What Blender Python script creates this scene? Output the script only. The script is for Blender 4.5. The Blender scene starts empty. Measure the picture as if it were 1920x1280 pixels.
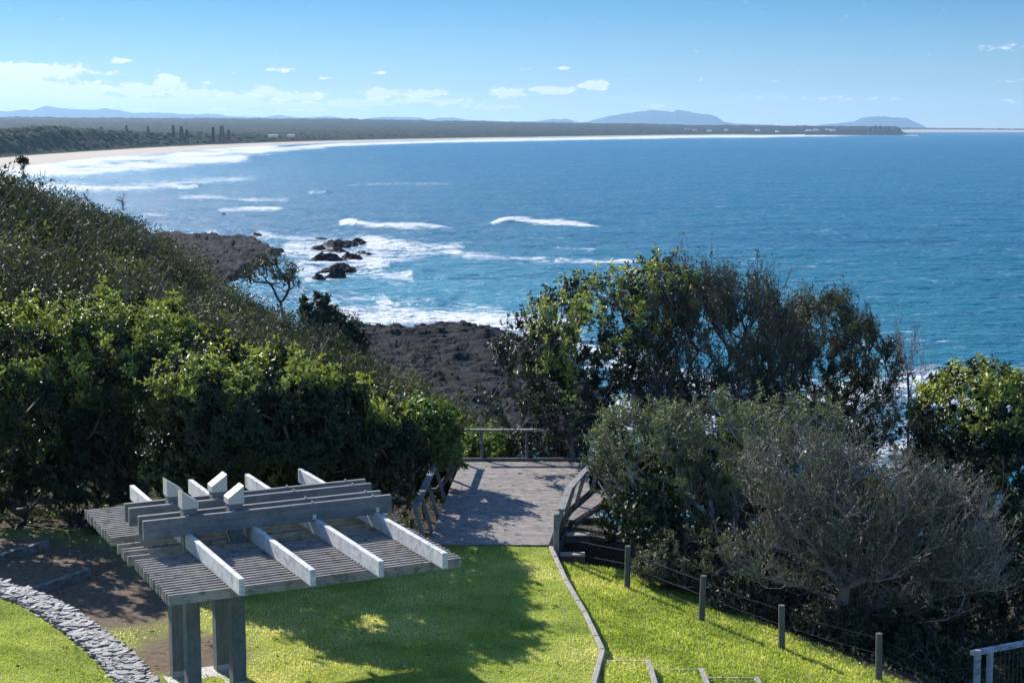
import bpy, math, random
import numpy as np
from mathutils import Vector
random.seed(7)
RNG = np.random.default_rng(11)
SC = bpy.context.scene
COL = SC.collection
R_ = math.radians

# ------------------------------------------------------------------ camera, sky, sun, exposure
F = 3000.0
PITCH = math.atan(400.0 / F)
EYE = 10.7
SEA = -20.0
cd = bpy.data.cameras.new('camera'); cam = bpy.data.objects.new('camera', cd); COL.objects.link(cam)
cam.location = (0, 0, EYE); cam.rotation_euler = (R_(90) - PITCH, 0, 0)
cd.sensor_width = 36; cd.lens = 36 * F / 1920; cd.clip_start = .5; cd.clip_end = 90000
SC.camera = cam
SUN_EL = 31.0
SUN_AZ = -38.0            # degrees from +Y towards +X: the sun stands ahead and to the left
sd = Vector((math.sin(R_(SUN_AZ)) * math.cos(R_(SUN_EL)), math.cos(R_(SUN_AZ)) * math.cos(R_(SUN_EL)), math.sin(R_(SUN_EL))))
sl = bpy.data.lights.new('sun', 'SUN'); sl.energy = 5.0; sl.angle = R_(.53); sl.color = (1, .95, .88)
so = bpy.data.objects.new('sun', sl); COL.objects.link(so)
so.rotation_euler = sd.to_track_quat('Z', 'Y').to_euler()
SC.view_settings.view_transform = 'Standard'; SC.view_settings.look = 'None'
SC.view_settings.exposure = 0.6; SC.view_settings.gamma = 1
SC.cycles.volume_bounces = 0

class NT:
    """small helper to write node trees"""
    def __init__(s, tree): s.t = tree
    def n(s, ty, **k):
        nd = s.t.nodes.new(ty)
        for a, b in k.items(): setattr(nd, a, b)
        return nd
    def put(s, inp, v):
        if isinstance(v, bpy.types.NodeSocket): s.t.links.new(v, inp)
        elif v is not None: inp.default_value = v
    def m(s, op, a, b=None, c=None, clamp=False):
        nd = s.n('ShaderNodeMath', operation=op, use_clamp=clamp)
        s.put(nd.inputs[0], a); s.put(nd.inputs[1], b); s.put(nd.inputs[2], c)
        return nd.outputs[0]
    def mix(s, f, a, b, mode='MIX'):
        nd = s.n('ShaderNodeMix', data_type='RGBA', blend_type=mode)
        s.put(nd.inputs[0], f); s.put(nd.inputs[6], a); s.put(nd.inputs[7], b)
        return nd.outputs[2]
    def ramp(s, f, stops, interp='LINEAR'):
        nd = s.n('ShaderNodeValToRGB'); cr = nd.color_ramp; cr.interpolation = interp
        while len(cr.elements) < len(stops): cr.elements.new(.5)
        for e, (p, c) in zip(cr.elements, stops):
            e.position = p; e.color = c if len(c) == 4 else (*c, 1)
        s.put(nd.inputs[0], f); return nd.outputs[0]
    def noise(s, vec, scale, detail=4, rough=.55, dist=0.):
        nd = s.n('ShaderNodeTexNoise'); s.put(nd.inputs['Vector'], vec)
        nd.inputs['Scale'].default_value = scale; nd.inputs['Detail'].default_value = detail
        nd.inputs['Roughness'].default_value = rough; nd.inputs['Distortion'].default_value = dist
        return nd.outputs['Fac']
    def mapr(s, vec, scale=(1, 1, 1), rot=(0, 0, 0), loc=(0, 0, 0)):
        nd = s.n('ShaderNodeMapping'); s.put(nd.inputs[0], vec)
        nd.inputs['Scale'].default_value = scale; nd.inputs['Rotation'].default_value = rot
        nd.inputs['Location'].default_value = loc
        return nd.outputs[0]
    def rng(s, v, a, b, c=0., d=1., smooth=False):
        nd = s.n('ShaderNodeMapRange', interpolation_type='SMOOTHSTEP' if smooth else 'LINEAR')
        s.put(nd.inputs[0], v)
        for i, q in enumerate((a, b, c, d)): s.put(nd.inputs[i + 1], q)
        return nd.outputs[0]

# --- world: Nishita sky plus a bank of cumulus low over the land
def el_of(py): return math.atan((640 - py) / F) - PITCH
def az_of(px): return math.atan((px - 960) / F)
W = bpy.data.worlds.new('World'); SC.world = W; W.use_nodes = True
wt = W.node_tree; wt.nodes.clear(); k = NT(wt)
sky = k.n('ShaderNodeTexSky', sky_type='NISHITA'); sky.sun_disc = False
sky.sun_elevation = R_(SUN_EL); sky.sun_rotation = R_(SUN_AZ)
sky.altitude = 30; sky.air_density = 1.0; sky.dust_density = .1; sky.ozone_density = 3.5
tc = k.n('ShaderNodeTexCoord'); sx = k.n('ShaderNodeSeparateXYZ'); wt.links.new(tc.outputs['Generated'], sx.inputs[0])
az = k.m('ARCTAN2', sx.outputs[0], sx.outputs[1]); el = k.m('ARCSINE', sx.outputs[2])
cv = k.n('ShaderNodeCombineXYZ'); k.put(cv.inputs[0], k.m('MULTIPLY', az, 60.)); k.put(cv.inputs[1], k.m('MULTIPLY', el, 130.))
cvec = cv.outputs[0]
n1 = k.noise(cvec, 1.7, 7, .62, .3)
cv2 = k.n('ShaderNodeCombineXYZ'); k.put(cv2.inputs[0], k.m('MULTIPLY_ADD', az, 60., .12)); k.put(cv2.inputs[1], k.m('MULTIPLY_ADD', el, 130., -.28))
n2 = k.noise(cv2.outputs[0], 1.7, 7, .62, .3)
# (px, py, half width, half height, weight)
puffs = [(60, 138, 95, 15, .95), (20, 165, 120, 16, .9), (150, 172, 90, 16, .75), (235, 118, 26, 6, .6), (220, 141, 24, 6, .55), (322, 158, 26, 13, 1.),
         (260, 172, 70, 14, .75), (370, 178, 80, 12, .7), (505, 172, 24, 10, .95), (440, 184, 70, 10, .7), (560, 182, 70, 9, .7), (532, 132, 26, 5, .55),
         (610, 148, 20, 4, .5), (718, 138, 20, 5, .45), (398, 118, 18, 4, .35), (400, 156, 18, 5, .5), (720, 176, 40, 9, .85), (800, 176, 40, 9, .75), (850, 190, 50, 7, .6),
         (952, 174, 32, 9, .95), (1035, 169, 42, 7, .85), (1113, 160, 26, 8, 1.), (1054, 128, 18, 4, .5), (990, 131, 14, 3, .4), (1235, 200, 22, 6, .5),
         (680, 194, 70, 9, .8), (330, 194, 210, 12, .88), (90, 192, 180, 16, .95), (560, 200, 160, 9, .75), (900, 201, 90, 6, .55), (770, 190, 120, 6, .6),
         (1860, 95, 85, 8, .34), (1890, 156, 45, 6, .34), (1560, 186, 200, 6, .32), (1880, 193, 70, 5, .3)]
msk = None
for (px, py, w, h, wt_) in puffs:
    a = k.m('MULTIPLY', k.m('SUBTRACT', az, az_of(px)), F / w / 1.15)
    b = k.m('MULTIPLY', k.m('SUBTRACT', el, el_of(py)), F / h / 1.15)
    g = k.m('EXPONENT', k.m('MULTIPLY', k.m('ADD', k.m('MULTIPLY', a, a), k.m('MULTIPLY', b, b)), -1.))
    g = k.m('MULTIPLY', g, wt_)
    msk = g if msk is None else k.m('SMOOTH_MAX', msk, g, .12)
def dens(n): return k.rng(k.m('ADD', k.m('MULTIPLY', msk, 1.25), k.m('MULTIPLY_ADD', n, 1.5, -.75)), .30, .68, 0, 1, True)
d1 = dens(n1); d2 = dens(n2)
shade = k.rng(k.m('SUBTRACT', d1, d2), -.35, .3)
ccol = k.mix(shade, (3.4, 4.1, 4.7, 1), (6.0, 6.0, 5.9, 1))
tint = k.ramp(k.rng(el, 0., 1.2), [(0, (.46, .58, .66)), (.02, (.27, .38, .56)), (.0625, (.138, .285, .445)), (.25, (.34, .56, .82)), (1, (1.0, 1.1, 1.2))])
skc = k.mix(1., sky.outputs[0], tint, 'MULTIPLY')
final = k.mix(k.m('MULTIPLY', d1, .88), skc, ccol)
bg = k.n('ShaderNodeBackground'); wt.links.new(final, bg.inputs[0]); bg.inputs[1].default_value = .14
wo = k.n('ShaderNodeOutputWorld'); wt.links.new(bg.outputs[0], wo.inputs[0])

# ------------------------------------------------------------------ helpers
def unp(px, py, z):
    """where the ray through a picture point meets height z"""
    dx = (px - 960) / F; dy = -(py - 640) / F
    v = np.array([dx, math.cos(PITCH) + dy * math.sin(PITCH), -math.sin(PITCH) + dy * math.cos(PITCH)])
    t = (z - EYE) / v[2]
    return v * t + [0, 0, EYE]
def at(px, py, rng):
    """point on the ray at distance rng ahead"""
    dx = (px - 960) / F; dy = -(py - 640) / F
    v = np.array([dx, math.cos(PITCH) + dy * math.sin(PITCH), -math.sin(PITCH) + dy * math.cos(PITCH)])
    return v * (rng / v[1]) + [0, 0, EYE]

def tag(o, label=None, cat=None, group=None, kind=None):
    if label: o['label'] = label
    if cat: o['category'] = cat
    if group: o['group'] = group
    if kind: o['kind'] = kind
    return o
def empty(name, loc, label, cat, group=None, rz=0):
    o = bpy.data.objects.new(name, None); COL.objects.link(o); o.location = loc; o.rotation_euler = (0, 0, rz)
    o.empty_display_size = .3
    return tag(o, label, cat, group)
def mesh_obj(name, V, faces, mat, parent=None, smooth=False, attrs=None):
    """V (n,3); faces (m,k) array or list of lists. V is in world space; parent empties sit without rotation"""
    me = bpy.data.meshes.new(name)
    V = np.asarray(V, dtype=np.float32)
    q = parent
    while q is not None: V = V - np.array(q.location, dtype=np.float32); q = q.parent
    if isinstance(faces, np.ndarray):
        m, kk = faces.shape
        me.vertices.add(len(V)); me.vertices.foreach_set('co', V.ravel())
        me.loops.add(m * kk); me.loops.foreach_set('vertex_index', faces.astype(np.int32).ravel())
        me.polygons.add(m); me.polygons.foreach_set('loop_start', (np.arange(m) * kk).astype(np.int32))
        me.update(calc_edges=True)
    else:
        me.from_pydata([tuple(v) for v in V], [], faces)
    if smooth: me.polygons.foreach_set('use_smooth', np.ones(len(me.polygons), dtype=bool))
    if attrs:
        for an, av in attrs.items():
            a = me.attributes.new(an, 'FLOAT', 'POINT'); a.data.foreach_set('value', np.asarray(av, dtype=np.float32))
    if mat: me.materials.append(mat)
    o = bpy.data.objects.new(name, me); COL.objects.link(o)
    if parent is not None: o.parent = parent
    return o

class MB:
    def __init__(s): s.v = []; s.f = []
    def hexa(s, c):
        b = len(s.v); s.v += [tuple(p) for p in c]
        s.f += [[b + i for i in q] for q in ([3, 2, 1, 0], [4, 5, 6, 7], [0, 1, 5, 4], [1, 2, 6, 5], [2, 3, 7, 6], [3, 0, 4, 7])]
    def box(s, x0, x1, y0, y1, z0, z1):
        s.hexa([(x0, y0, z0), (x1, y0, z0), (x1, y1, z0), (x0, y1, z0), (x0, y0, z1), (x1, y0, z1), (x1, y1, z1), (x0, y1, z1)])
    def beam(s, p, q, w, h, up=(0, 0, 1), upq=None):
        """square timber from p to q: w across, h along up (centred)"""
        p = Vector(p); q = Vector(q); d = (q - p).normalized(); u = Vector(up)
        sd_ = d.cross(u).normalized(); u = sd_.cross(d).normalized()
        c = []
        for e in (p, q):
            c += [e - sd_ * w / 2 - u * h / 2, e + sd_ * w / 2 - u * h / 2, e + sd_ * w / 2 + u * h / 2, e - sd_ * w / 2 + u * h / 2]
        s.hexa(c)
    def tube(s, pts, r, n=8, r1=None):
        pts = [Vector(p) for p in pts]; rings = []
        for i, p in enumerate(pts):
            d = (pts[min(i + 1, len(pts) - 1)] - pts[max(i - 1, 0)]).normalized()
            a = d.orthogonal().normalized() if abs(d.z) > .9 else d.cross(Vector((0, 0, 1))).normalized()
            b = d.cross(a); rr = r if r1 is None else r + (r1 - r) * i / (len(pts) - 1)
            base = len(s.v)
            s.v += [tuple(p + (a * math.cos(t) + b * math.sin(t)) * rr) for t in [2 * math.pi * j / n for j in range(n)]]
            rings.append(base)
        for a, b in zip(rings, rings[1:]):
            s.f += [[a + j, a + (j + 1) % n, b + (j + 1) % n, b + j] for j in range(n)]
        s.f.append([rings[0] + j for j in range(n)][::-1]); s.f.append([rings[-1] + j for j in range(n)])
    def build(s, name, mat, parent=None, bevel=0., smooth=False):
        o = mesh_obj(name, np.array(s.v), s.f, mat, parent, smooth)
        if bevel:
            b = o.modifiers.new('bevel', 'BEVEL'); b.width = bevel; b.segments = 2; b.limit_method = 'ANGLE'
        return o

# --- numpy noise
def _h(ix, iy, seed):
    n = (ix.astype(np.int64) * 374761393 + iy.astype(np.int64) * 668265263 + seed * 69069) & 0x7fffffff
    n = ((n ^ (n >> 13)) * 1274126177) & 0x7fffffff
    n = (n ^ (n >> 16)) & 0x7fffffff
    return (n % 100003) / 100003.
def vnoise(x, y, seed=0):
    x = np.asarray(x, float); y = np.asarray(y, float)
    ix = np.floor(x); iy = np.floor(y); fx = x - ix; fy = y - iy
    fx = fx * fx * (3 - 2 * fx); fy = fy * fy * (3 - 2 * fy)
    a = _h(ix, iy, seed); b = _h(ix + 1, iy, seed); c = _h(ix, iy + 1, seed); d = _h(ix + 1, iy + 1, seed)
    return (a + (b - a) * fx) * (1 - fy) + (c + (d - c) * fx) * fy
def fbm(x, y, oct=4, seed=0, gain=.5):
    s = 0; amp = 1; tot = 0
    for i in range(oct):
        s = s + amp * vnoise(x * 2 ** i + 17.3 * i, y * 2 ** i - 9.1 * i, seed + i); tot += amp; amp *= gain
    return s / tot
def ridged(x, y, oct=4, seed=0):
    s = 0; amp = 1; tot = 0
    for i in range(oct):
        s = s + amp * (1 - np.abs(2 * vnoise(x * 2 ** i + 3.7 * i, y * 2 ** i, seed + i) - 1)); tot += amp; amp *= .5
    return s / tot
def sstep(x, a, b):
    t = np.clip((x - a) / (b - a), 0, 1); return t * t * (3 - 2 * t)

def new_mat(name):
    m = bpy.data.materials.new(name); m.use_nodes = True; m.node_tree.nodes.clear()
    k = NT(m.node_tree); o = k.n('ShaderNodeOutputMaterial'); b = k.n('ShaderNodeBsdfPrincipled')
    m.node_tree.links.new(b.outputs[0], o.inputs[0]); return m, k, b, o
def bump(k, b, h, strength, dist):
    nd = k.n('ShaderNodeBump'); nd.inputs['Strength'].default_value = strength; nd.inputs['Distance'].default_value = dist
    k.put(nd.inputs['Height'], h); k.t.links.new(nd.outputs[0], b.inputs['Normal']); return nd
def attr(k, name): return k.n('ShaderNodeAttribute', attribute_name=name).outputs['Fac']
def pos(k): return k.n('ShaderNodeNewGeometry').outputs['Position']

# ------------------------------------------------------------------ materials
def timber(name, c0, c1, grain_dir, rough=.75, spot=None):
    m, k, b, o = new_mat(name); p = pos(k)
    # grain runs along grain_dir (degrees about Z) ; None = upright
    if grain_dir is None: mp = k.mapr(p, (14, 14, 1.0))
    else: mp = k.mapr(k.mapr(p, rot=(0, 0, -R_(grain_dir))), (.6, 11, 11))
    g = k.noise(mp, 1.6, 8, .72, .6); l = k.noise(p, 2.3, 5, .7)
    f = k.m('ADD', k.m('MULTIPLY', g, .65), k.m('MULTIPLY', l, .45))
    c = k.ramp(f, [(.38, c0), (.68, c1)])
    if spot: c = k.mix(k.rng(k.noise(p, 4.5, 6, .72), .50, .64), c, (*spot, 1))
    k.put(b.inputs['Base Color'], c); b.inputs['Roughness'].default_value = rough
    bump(k, b, g, .5, .012); return m
M = {}
M['slat'] = timber('weathered_slat', (.15, .135, .125), (.42, .385, .355), 26.3, spot=(.12, .115, .10))
M['beam'] = timber('weathered_beam', (.075, .08, .085), (.25, .25, .245), 26.3, spot=(.12, .14, .13))
M['rafter'] = timber('pale_rafter', (.46, .45, .43), (.78, .76, .72), 116.3, spot=(.38, .37, .34))
M['post'] = timber('weathered_post', (.10, .11, .11), (.22, .23, .22), None, spot=(.12, .14, .12))
M['deck'] = timber('deck_boards', (.12, .10, .09), (.36, .315, .28), -2, spot=(.10, .085, .075))
M['rail'] = timber('rail_timber', (.13, .13, .125), (.30, .29, .275), 85, spot=(.08, .09, .07))
M['edge'] = timber('edging_timber', (.22, .19, .16), (.46, .42, .36), 80)
M['fence'] = timber('fence_post', (.05, .05, .045), (.14, .135, .125), None)
m, k, b, o = new_mat('cream_metal'); k.put(b.inputs['Base Color'], k.mix(k.noise(pos(k), 9, 3), (.50, .46, .38, 1), (.66, .62, .53, 1))); b.inputs['Roughness'].default_value = .5; M['cap'] = m
m, k, b, o = new_mat('galvanised'); b.inputs['Base Color'].default_value = (.5, .5, .5, 1); b.inputs['Metallic'].default_value = .6; b.inputs['Roughness'].default_value = .5; M['galv'] = m
m, k, b, o = new_mat('wire'); b.inputs['Base Color'].default_value = (.09, .08, .07, 1); b.inputs['Roughness'].default_value = .7; M['wire'] = m

def leaf_mat(name, stops, rough=.38, trans=.3, tstops=None, spec=.5):
    """stops: colour by per leaf tint value"""
    m, k, b, o = new_mat(name); t = attr(k, 'tint')
    c = k.ramp(t, stops); k.put(b.inputs['Base Color'], c); b.inputs['Roughness'].default_value = rough
    b.inputs['Specular IOR Level'].default_value = spec
    tr = k.n('ShaderNodeBsdfTranslucent'); k.put(tr.inputs[0], k.ramp(t, tstops or [(p, tuple(min(1, x * q) for x, q in zip(cc, (1.7, 1.75, .9)))) for p, cc in stops]))
    mx = k.n('ShaderNodeMixShader'); mx.inputs[0].default_value = trans
    m.node_tree.links.new(b.outputs[0], mx.inputs[1]); m.node_tree.links.new(tr.outputs[0], mx.inputs[2])
    m.node_tree.links.new(mx.outputs[0], o.inputs[0]); return m
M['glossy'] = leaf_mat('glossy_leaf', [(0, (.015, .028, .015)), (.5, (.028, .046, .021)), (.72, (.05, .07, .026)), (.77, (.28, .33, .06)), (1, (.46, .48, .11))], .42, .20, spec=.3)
M['olive'] = leaf_mat('olive_leaf', [(0, (.035, .04, .024)), (.5, (.065, .075, .04)), (.75, (.10, .115, .055)), (1, (.19, .21, .08))], .5, .25, spec=.25)
M['greyleaf'] = leaf_mat('grey_green_leaf', [(0, (.045, .055, .035)), (.5, (.095, .11, .065)), (.75, (.17, .18, .125)), (1, (.18, .24, .07))], .48, .22, spec=.25)
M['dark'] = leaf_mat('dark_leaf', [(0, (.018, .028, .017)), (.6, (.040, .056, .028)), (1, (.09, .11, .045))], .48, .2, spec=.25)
M['lime'] = leaf_mat('lime_leaf', [(0, (.05, .09, .025)), (.5, (.12, .18, .04)), (1, (.30, .36, .08))], .42, .35)
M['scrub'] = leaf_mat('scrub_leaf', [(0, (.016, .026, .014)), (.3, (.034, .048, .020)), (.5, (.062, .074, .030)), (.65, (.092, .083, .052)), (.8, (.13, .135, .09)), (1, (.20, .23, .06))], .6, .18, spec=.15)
def wood_mat(name, c0, c1, sc=6.):
    m, k, b, o = new_mat(name); p = pos(k); n = k.noise(k.mapr(p, (1, 1, .3)), sc, 5, .6)
    k.put(b.inputs['Base Color'], k.mix(n, (*c0, 1), (*c1, 1))); b.inputs['Roughness'].default_value = .8
    bump(k, b, n, .6, .03); return m
M['bark'] = wood_mat('brown_bark', (.07, .055, .045), (.20, .17, .14))
M['redbark'] = wood_mat('red_brown_bark', (.10, .06, .04), (.26, .20, .16), 9)
M['silver'] = wood_mat('silver_branch', (.26, .25, .23), (.50, .48, .45))
M['twig'] = wood_mat('grey_brown_twig', (.22, .185, .165), (.46, .40, .365))
M['midtwig'] = wood_mat('mid_brown_twig', (.085, .07, .06), (.22, .19, .165))
M['browntwig'] = wood_mat('dark_brown_twig', (.06, .045, .035), (.17, .14, .115))

# ------------------------------------------------------------------ terrain of the headland
edge = np.array([(.98, 40.1), (1.27, 37.), (1.6, 34.5), (1.85, 31.9), (1.58, 30.), (1.3, 26.5), (1.2, 18.)])
def edge_x(y): return np.interp(y, edge[::-1, 1], edge[::-1, 0])
CT = []
def cp(px, py, r, dz=-1.1):
    p = at(px, py, r); CT.append((p[0], p[1], p[2] + dz))
back = [(0, 328, 172), (60, 332, 172), (150, 357, 168), (260, 398, 164), (350, 455, 160), (450, 525, 156), (520, 575, 152), (600, 625, 148), (650, 625, 146), (700, 655, 140), (760, 700, 134), (850, 745, 124), (890, 780, 116), (960, 840, 104)]
for (px, py, r) in back:
    cp(px, py, r, -2.2 - 1.6 * (px > 540))
    for q, dz in ((1.10, -5), (1.22, -15)):
        p = at(px, py, r * q); CT.append((p[0], p[1], max(SEA - 2, at(px, py, r)[2] + dz)))
    p = at(px, py, r * 1.45); CT.append((p[0], p[1], SEA - 2.5))
front = [(0, 400, 112), (100, 445, 103), (190, 505, 96), (260, 565, 89), (340, 615, 83), (430, 660, 77), (520, 705, 73), (620, 740, 69), (720, 795, 66), (800, 840, 62)]
for (px, py, r) in front:
    cp(px, py, r); p = at(px, py, r); q = at(px, py, r + 13); CT.append((q[0], q[1], p[2] - 4.6))
for c in [(0, 480, 86), (100, 530, 79), (200, 580, 73), (300, 640, 67), (0, 560, 64), (150, 600, 60), (300, 680, 58), (500, 760, 57), (650, 800, 57),
          (60, 375, 140), (150, 430, 136), (250, 490, 130), (330, 545, 125), (420, 610, 119), (520, 660, 112), (620, 710, 105), (720, 760, 97), (800, 800, 90), (870, 825, 84)]: cp(*c)
CT += [(-30, 60, .5), (-20, 50, .3), (-14, 50, 0), (-8, 50, -.4), (-3.5, 50, -.8), (-25, 40, .3), (-16, 30, .3), (-16, 20, .3), (0, 55, -3.2), (0, 50, -1.8), (2, 50, -1.9),
       (0, 65, -7), (0, 80, -11.), (1, 95, -16), (3, 120, -21), (0, 150, -22), (-8, 170, -22.5), (8, 60, -4), (8, 75, -9), (10, 100, -21), (14, 50, -5), (18, 40, -4), (20, 60, -5.5), (20, 80, -13), (26, 105, -22), (20, 150, -22), (50, 60, -16), (60, 120, -22),
       (60, 30, -8), (22, 30, -3.5), (14, 34, -2.9), (12, 42, -3.3), (6, 46, -2.2), (40, 200, -23), (0, 220, -23), (-30, 230, -23)]
CT = np.array(CT)
def _rbf_fit(C):
    d = np.sqrt(((C[:, None, :2] - C[None, :, :2]) ** 2).sum(-1)) + 0
    n = len(C); A = np.zeros((n + 3, n + 3)); A[:n, :n] = d + np.eye(n) * -.5
    Pm = np.c_[np.ones(n), C[:, 0], C[:, 1]]; A[:n, n:] = Pm; A[n:, :n] = Pm.T
    return np.linalg.solve(A, np.r_[C[:, 2], 0, 0, 0])
RW = _rbf_fit(CT)
def hill(x, y):
    x = np.asarray(x, float); sh = x.shape; x = x.ravel(); y = np.asarray(y, float).ravel(); out = np.empty_like(x)
    for i in range(0, len(x), 20000):
        a = x[i:i + 20000]; b_ = y[i:i + 20000]
        d = np.sqrt((a[:, None] - CT[None, :, 0]) ** 2 + (b_[:, None] - CT[None, :, 1]) ** 2)
        out[i:i + 20000] = d @ RW[:-3] + RW[-3] + RW[-2] * a + RW[-1] * b_
    return out.reshape(sh)
WZ = .42
wallpx = [(-90, 1068), (0, 1100), (60, 1118), (120, 1152), (180, 1195), (225, 1235), (262, 1280), (290, 1330)]
wallc = np.array([unp(px, py, WZ)[:2] for px, py in wallpx])
def poly_d(x, y, P):
    """signed distance to polyline: negative on its left-near side"""
    best = np.full(np.shape(x), 1e9); sg = np.zeros(np.shape(x))
    for (a, b_) in zip(P[:-1], P[1:]):
        d = b_ - a; L = (d ** 2).sum(); t = np.clip(((x - a[0]) * d[0] + (y - a[1]) * d[1]) / L, 0, 1)
        qx = x - a[0] - t * d[0]; qy = y - a[1] - t * d[1]; dd = np.hypot(qx, qy); c = d[0] * qy - d[1] * qx
        m_ = dd < best; best = np.where(m_, dd, best); sg = np.where(m_, np.sign(c), sg)
    return best * sg
def ground(x, y):
    x = np.asarray(x, float); y = np.asarray(y, float)
    z = np.zeros(np.broadcast(x, y).shape); ex = edge_x(y); d = x - ex
    z = z + .03 * (fbm(x * .7, y * .7, 3, 5) - .5)
    rz = -.16 - .12 * np.clip(d, 0, 30) - .30 * np.clip(d - 1.9 - (40.1 - y) * .62, 0, 8) * .5 + .06 * (fbm(x * .6, y * .6, 3, 8) - .5)
    rz = rz - .12 * np.clip(y - 40, 0, 8) - .75 * sstep(y, 39.3, 40.1)
    # turf steps
    for (px0, px1, py0, zz) in ((1128, 1215, 1240, -.05), (1222, 1315, 1256, -.22), (1325, 1418, 1272, -.40)):
        pa = unp(px0, py0, zz); pb = unp(px1, py0, zz)
        rz = np.where((x > pa[0]) & (x < pb[0]) & (y < pa[1]), zz, rz)
    z = np.where(d > .08, rz, z)
    # timber terraces on the left
    for (a, b_, h) in (((-11.1, 35.8), (-10.26, 37.4), .16), ((-12.56, 38.15), (-11.87, 39.45), .16)):
        a = np.array(a); b_ = np.array(b_); t = (b_ - a) / np.linalg.norm(b_ - a); nrm = np.array([-t[1], t[0]])
        s = (x - a[0]) * nrm[0] + (y - a[1]) * nrm[1]
        z = z + h * sstep(s, 0, .06) * sstep(-(x + 9.2), 0, 1)
    wd = poly_d(x, y, wallc)
    z = np.where((wd < 0) & (x < -3) & (y < 39), .3 + .10 * np.clip(-wd, 0, 3) , z)
    # blend to the wild ground
    b1 = sstep(y, 40.3, 47); b2 = sstep(-x, 13.5, 18) * sstep(y, 37, 42); b3 = sstep(d, 9, 15)
    bl = np.clip(np.maximum(np.maximum(b1, b2), b3), 0, 1)
    h = hill(x, y)
    az_k = 1 - .75 * sstep(x / y, -.15, -.09)
    h = h + az_k * ((fbm(x / 7., y / 7., 4, 21) - .5) * 2.2 + (1 - 2 * np.abs(np.mod((x * .83 + y * .56) / 19. + .9 * fbm(x / 30, y / 30, 3, 4), 1.) - .5) * 2) * 3.0 * (1 - .8 * sstep(y, 115, 150)) + (ridged(x / 11., y / 11., 2, 33) - .6) * 2.2 * (1 - .5 * sstep(y, 120, 150)) - .5 - 1.5 * sstep(y, 110, 145)) * sstep(y, 58, 80)
    return z * (1 - bl) + h * bl
# polar grid
na, nr = 420, 460
aa = np.radians(np.linspace(-34, 32, na)); rr = np.r_[np.linspace(14, 26, 20)[:-1], np.linspace(26, 42, 200)[:-1], np.geomspace(42, 300, nr - 218)]
nr = len(rr)
AA, RR = np.meshgrid(aa, rr); GX = RR * np.tan(AA); GY = RR
GZ = ground(GX, GY)
def grid_faces(nr, na):
    i = np.arange(nr - 1)[:, None] * na + np.arange(na - 1)[None, :]
    return np.stack([i, i + 1, i + na + 1, i + na], -1).reshape(-1, 4)
ed = GX - edge_x(GY)
fence_d = ed - 1.9 - (40.1 - GY) * .62        # > 0 : beyond the post and wire fence
wild = np.clip(np.maximum(sstep(GY, 40.2, 41.2), sstep(fence_d + .5 * (fbm(GX * .9, GY * .9, 3, 2) - .5), -.5, .25)), 0, 1)
wild = np.maximum(wild, sstep(GY - (41.2 + .0 * GX), -1.6, .4) * sstep(-GX, 3., 5.5))
wild = np.where((GY < 41.5) & (GX > -3) & (ed < 0), 0, wild)
pd = unp(215, 1135, 0)
dirt = np.exp(-(((GX - pd[0]) / 2.0) ** 2 + ((GY - pd[1]) / 2.0) ** 2)) * 1.3 + 1.1 * np.exp(-(((GX + 6.6) / 1.5) ** 2 + ((GY - 31.6) / 1.6) ** 2)) + 1.3 * np.exp(-(((GX + 11.8) / 2.6) ** 2 + ((GY - 38.2) / 2.2) ** 2))
dirt = np.clip(dirt, 0, 1.3) * sstep(poly_d(GX, GY, wallc), 0, .3)
def dirt_at(x, y):
    d = np.exp(-(((x - pd[0]) / 2.0) ** 2 + ((y - pd[1]) / 2.0) ** 2)) * 1.3 + 1.1 * np.exp(-(((x + 6.6) / 1.5) ** 2 + ((y - 31.6) / 1.6) ** 2)) + 1.3 * np.exp(-(((x + 11.8) / 2.6) ** 2 + ((y - 38.2) / 2.2) ** 2))
    return np.clip(d, 0, 1.3) * sstep(poly_d(x, y, wallc), 0, .3)
m, k, b, o = new_mat('headland_ground'); p = pos(k)
gn = k.noise(p, 1.1, 5, .6); gf = k.noise(p, 26, 4, .7); gm = k.noise(p, 6, 4, .6)
gc = k.ramp(k.m('ADD', k.m('MULTIPLY', gn, .55), k.m('MULTIPLY', gf, .45)), [(.32, (.12, .17, .03)), (.5, (.27, .33, .06)), (.66, (.40, .42, .12)), (.8, (.50, .44, .22))])
dc = k.ramp(gm, [(.3, (.11, .08, .055)), (.7, (.25, .185, .125))])
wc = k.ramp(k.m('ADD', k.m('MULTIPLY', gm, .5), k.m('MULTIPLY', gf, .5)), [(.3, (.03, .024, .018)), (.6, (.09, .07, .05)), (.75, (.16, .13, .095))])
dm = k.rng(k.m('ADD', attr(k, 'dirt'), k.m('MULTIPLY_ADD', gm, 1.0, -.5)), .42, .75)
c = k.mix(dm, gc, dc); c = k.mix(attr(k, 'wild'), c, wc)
k.put(b.inputs['Base Color'], c); b.inputs['Roughness'].default_value = .95; b.inputs['Specular IOR Level'].default_value = .15
bump(k, b, k.m('ADD', k.m('MULTIPLY', gf, .6), gm), .8, .05); M['ground'] = m
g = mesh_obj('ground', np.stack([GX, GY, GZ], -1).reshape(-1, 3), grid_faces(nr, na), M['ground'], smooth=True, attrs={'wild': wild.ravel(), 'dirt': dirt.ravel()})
tag(g, kind='structure')

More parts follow.
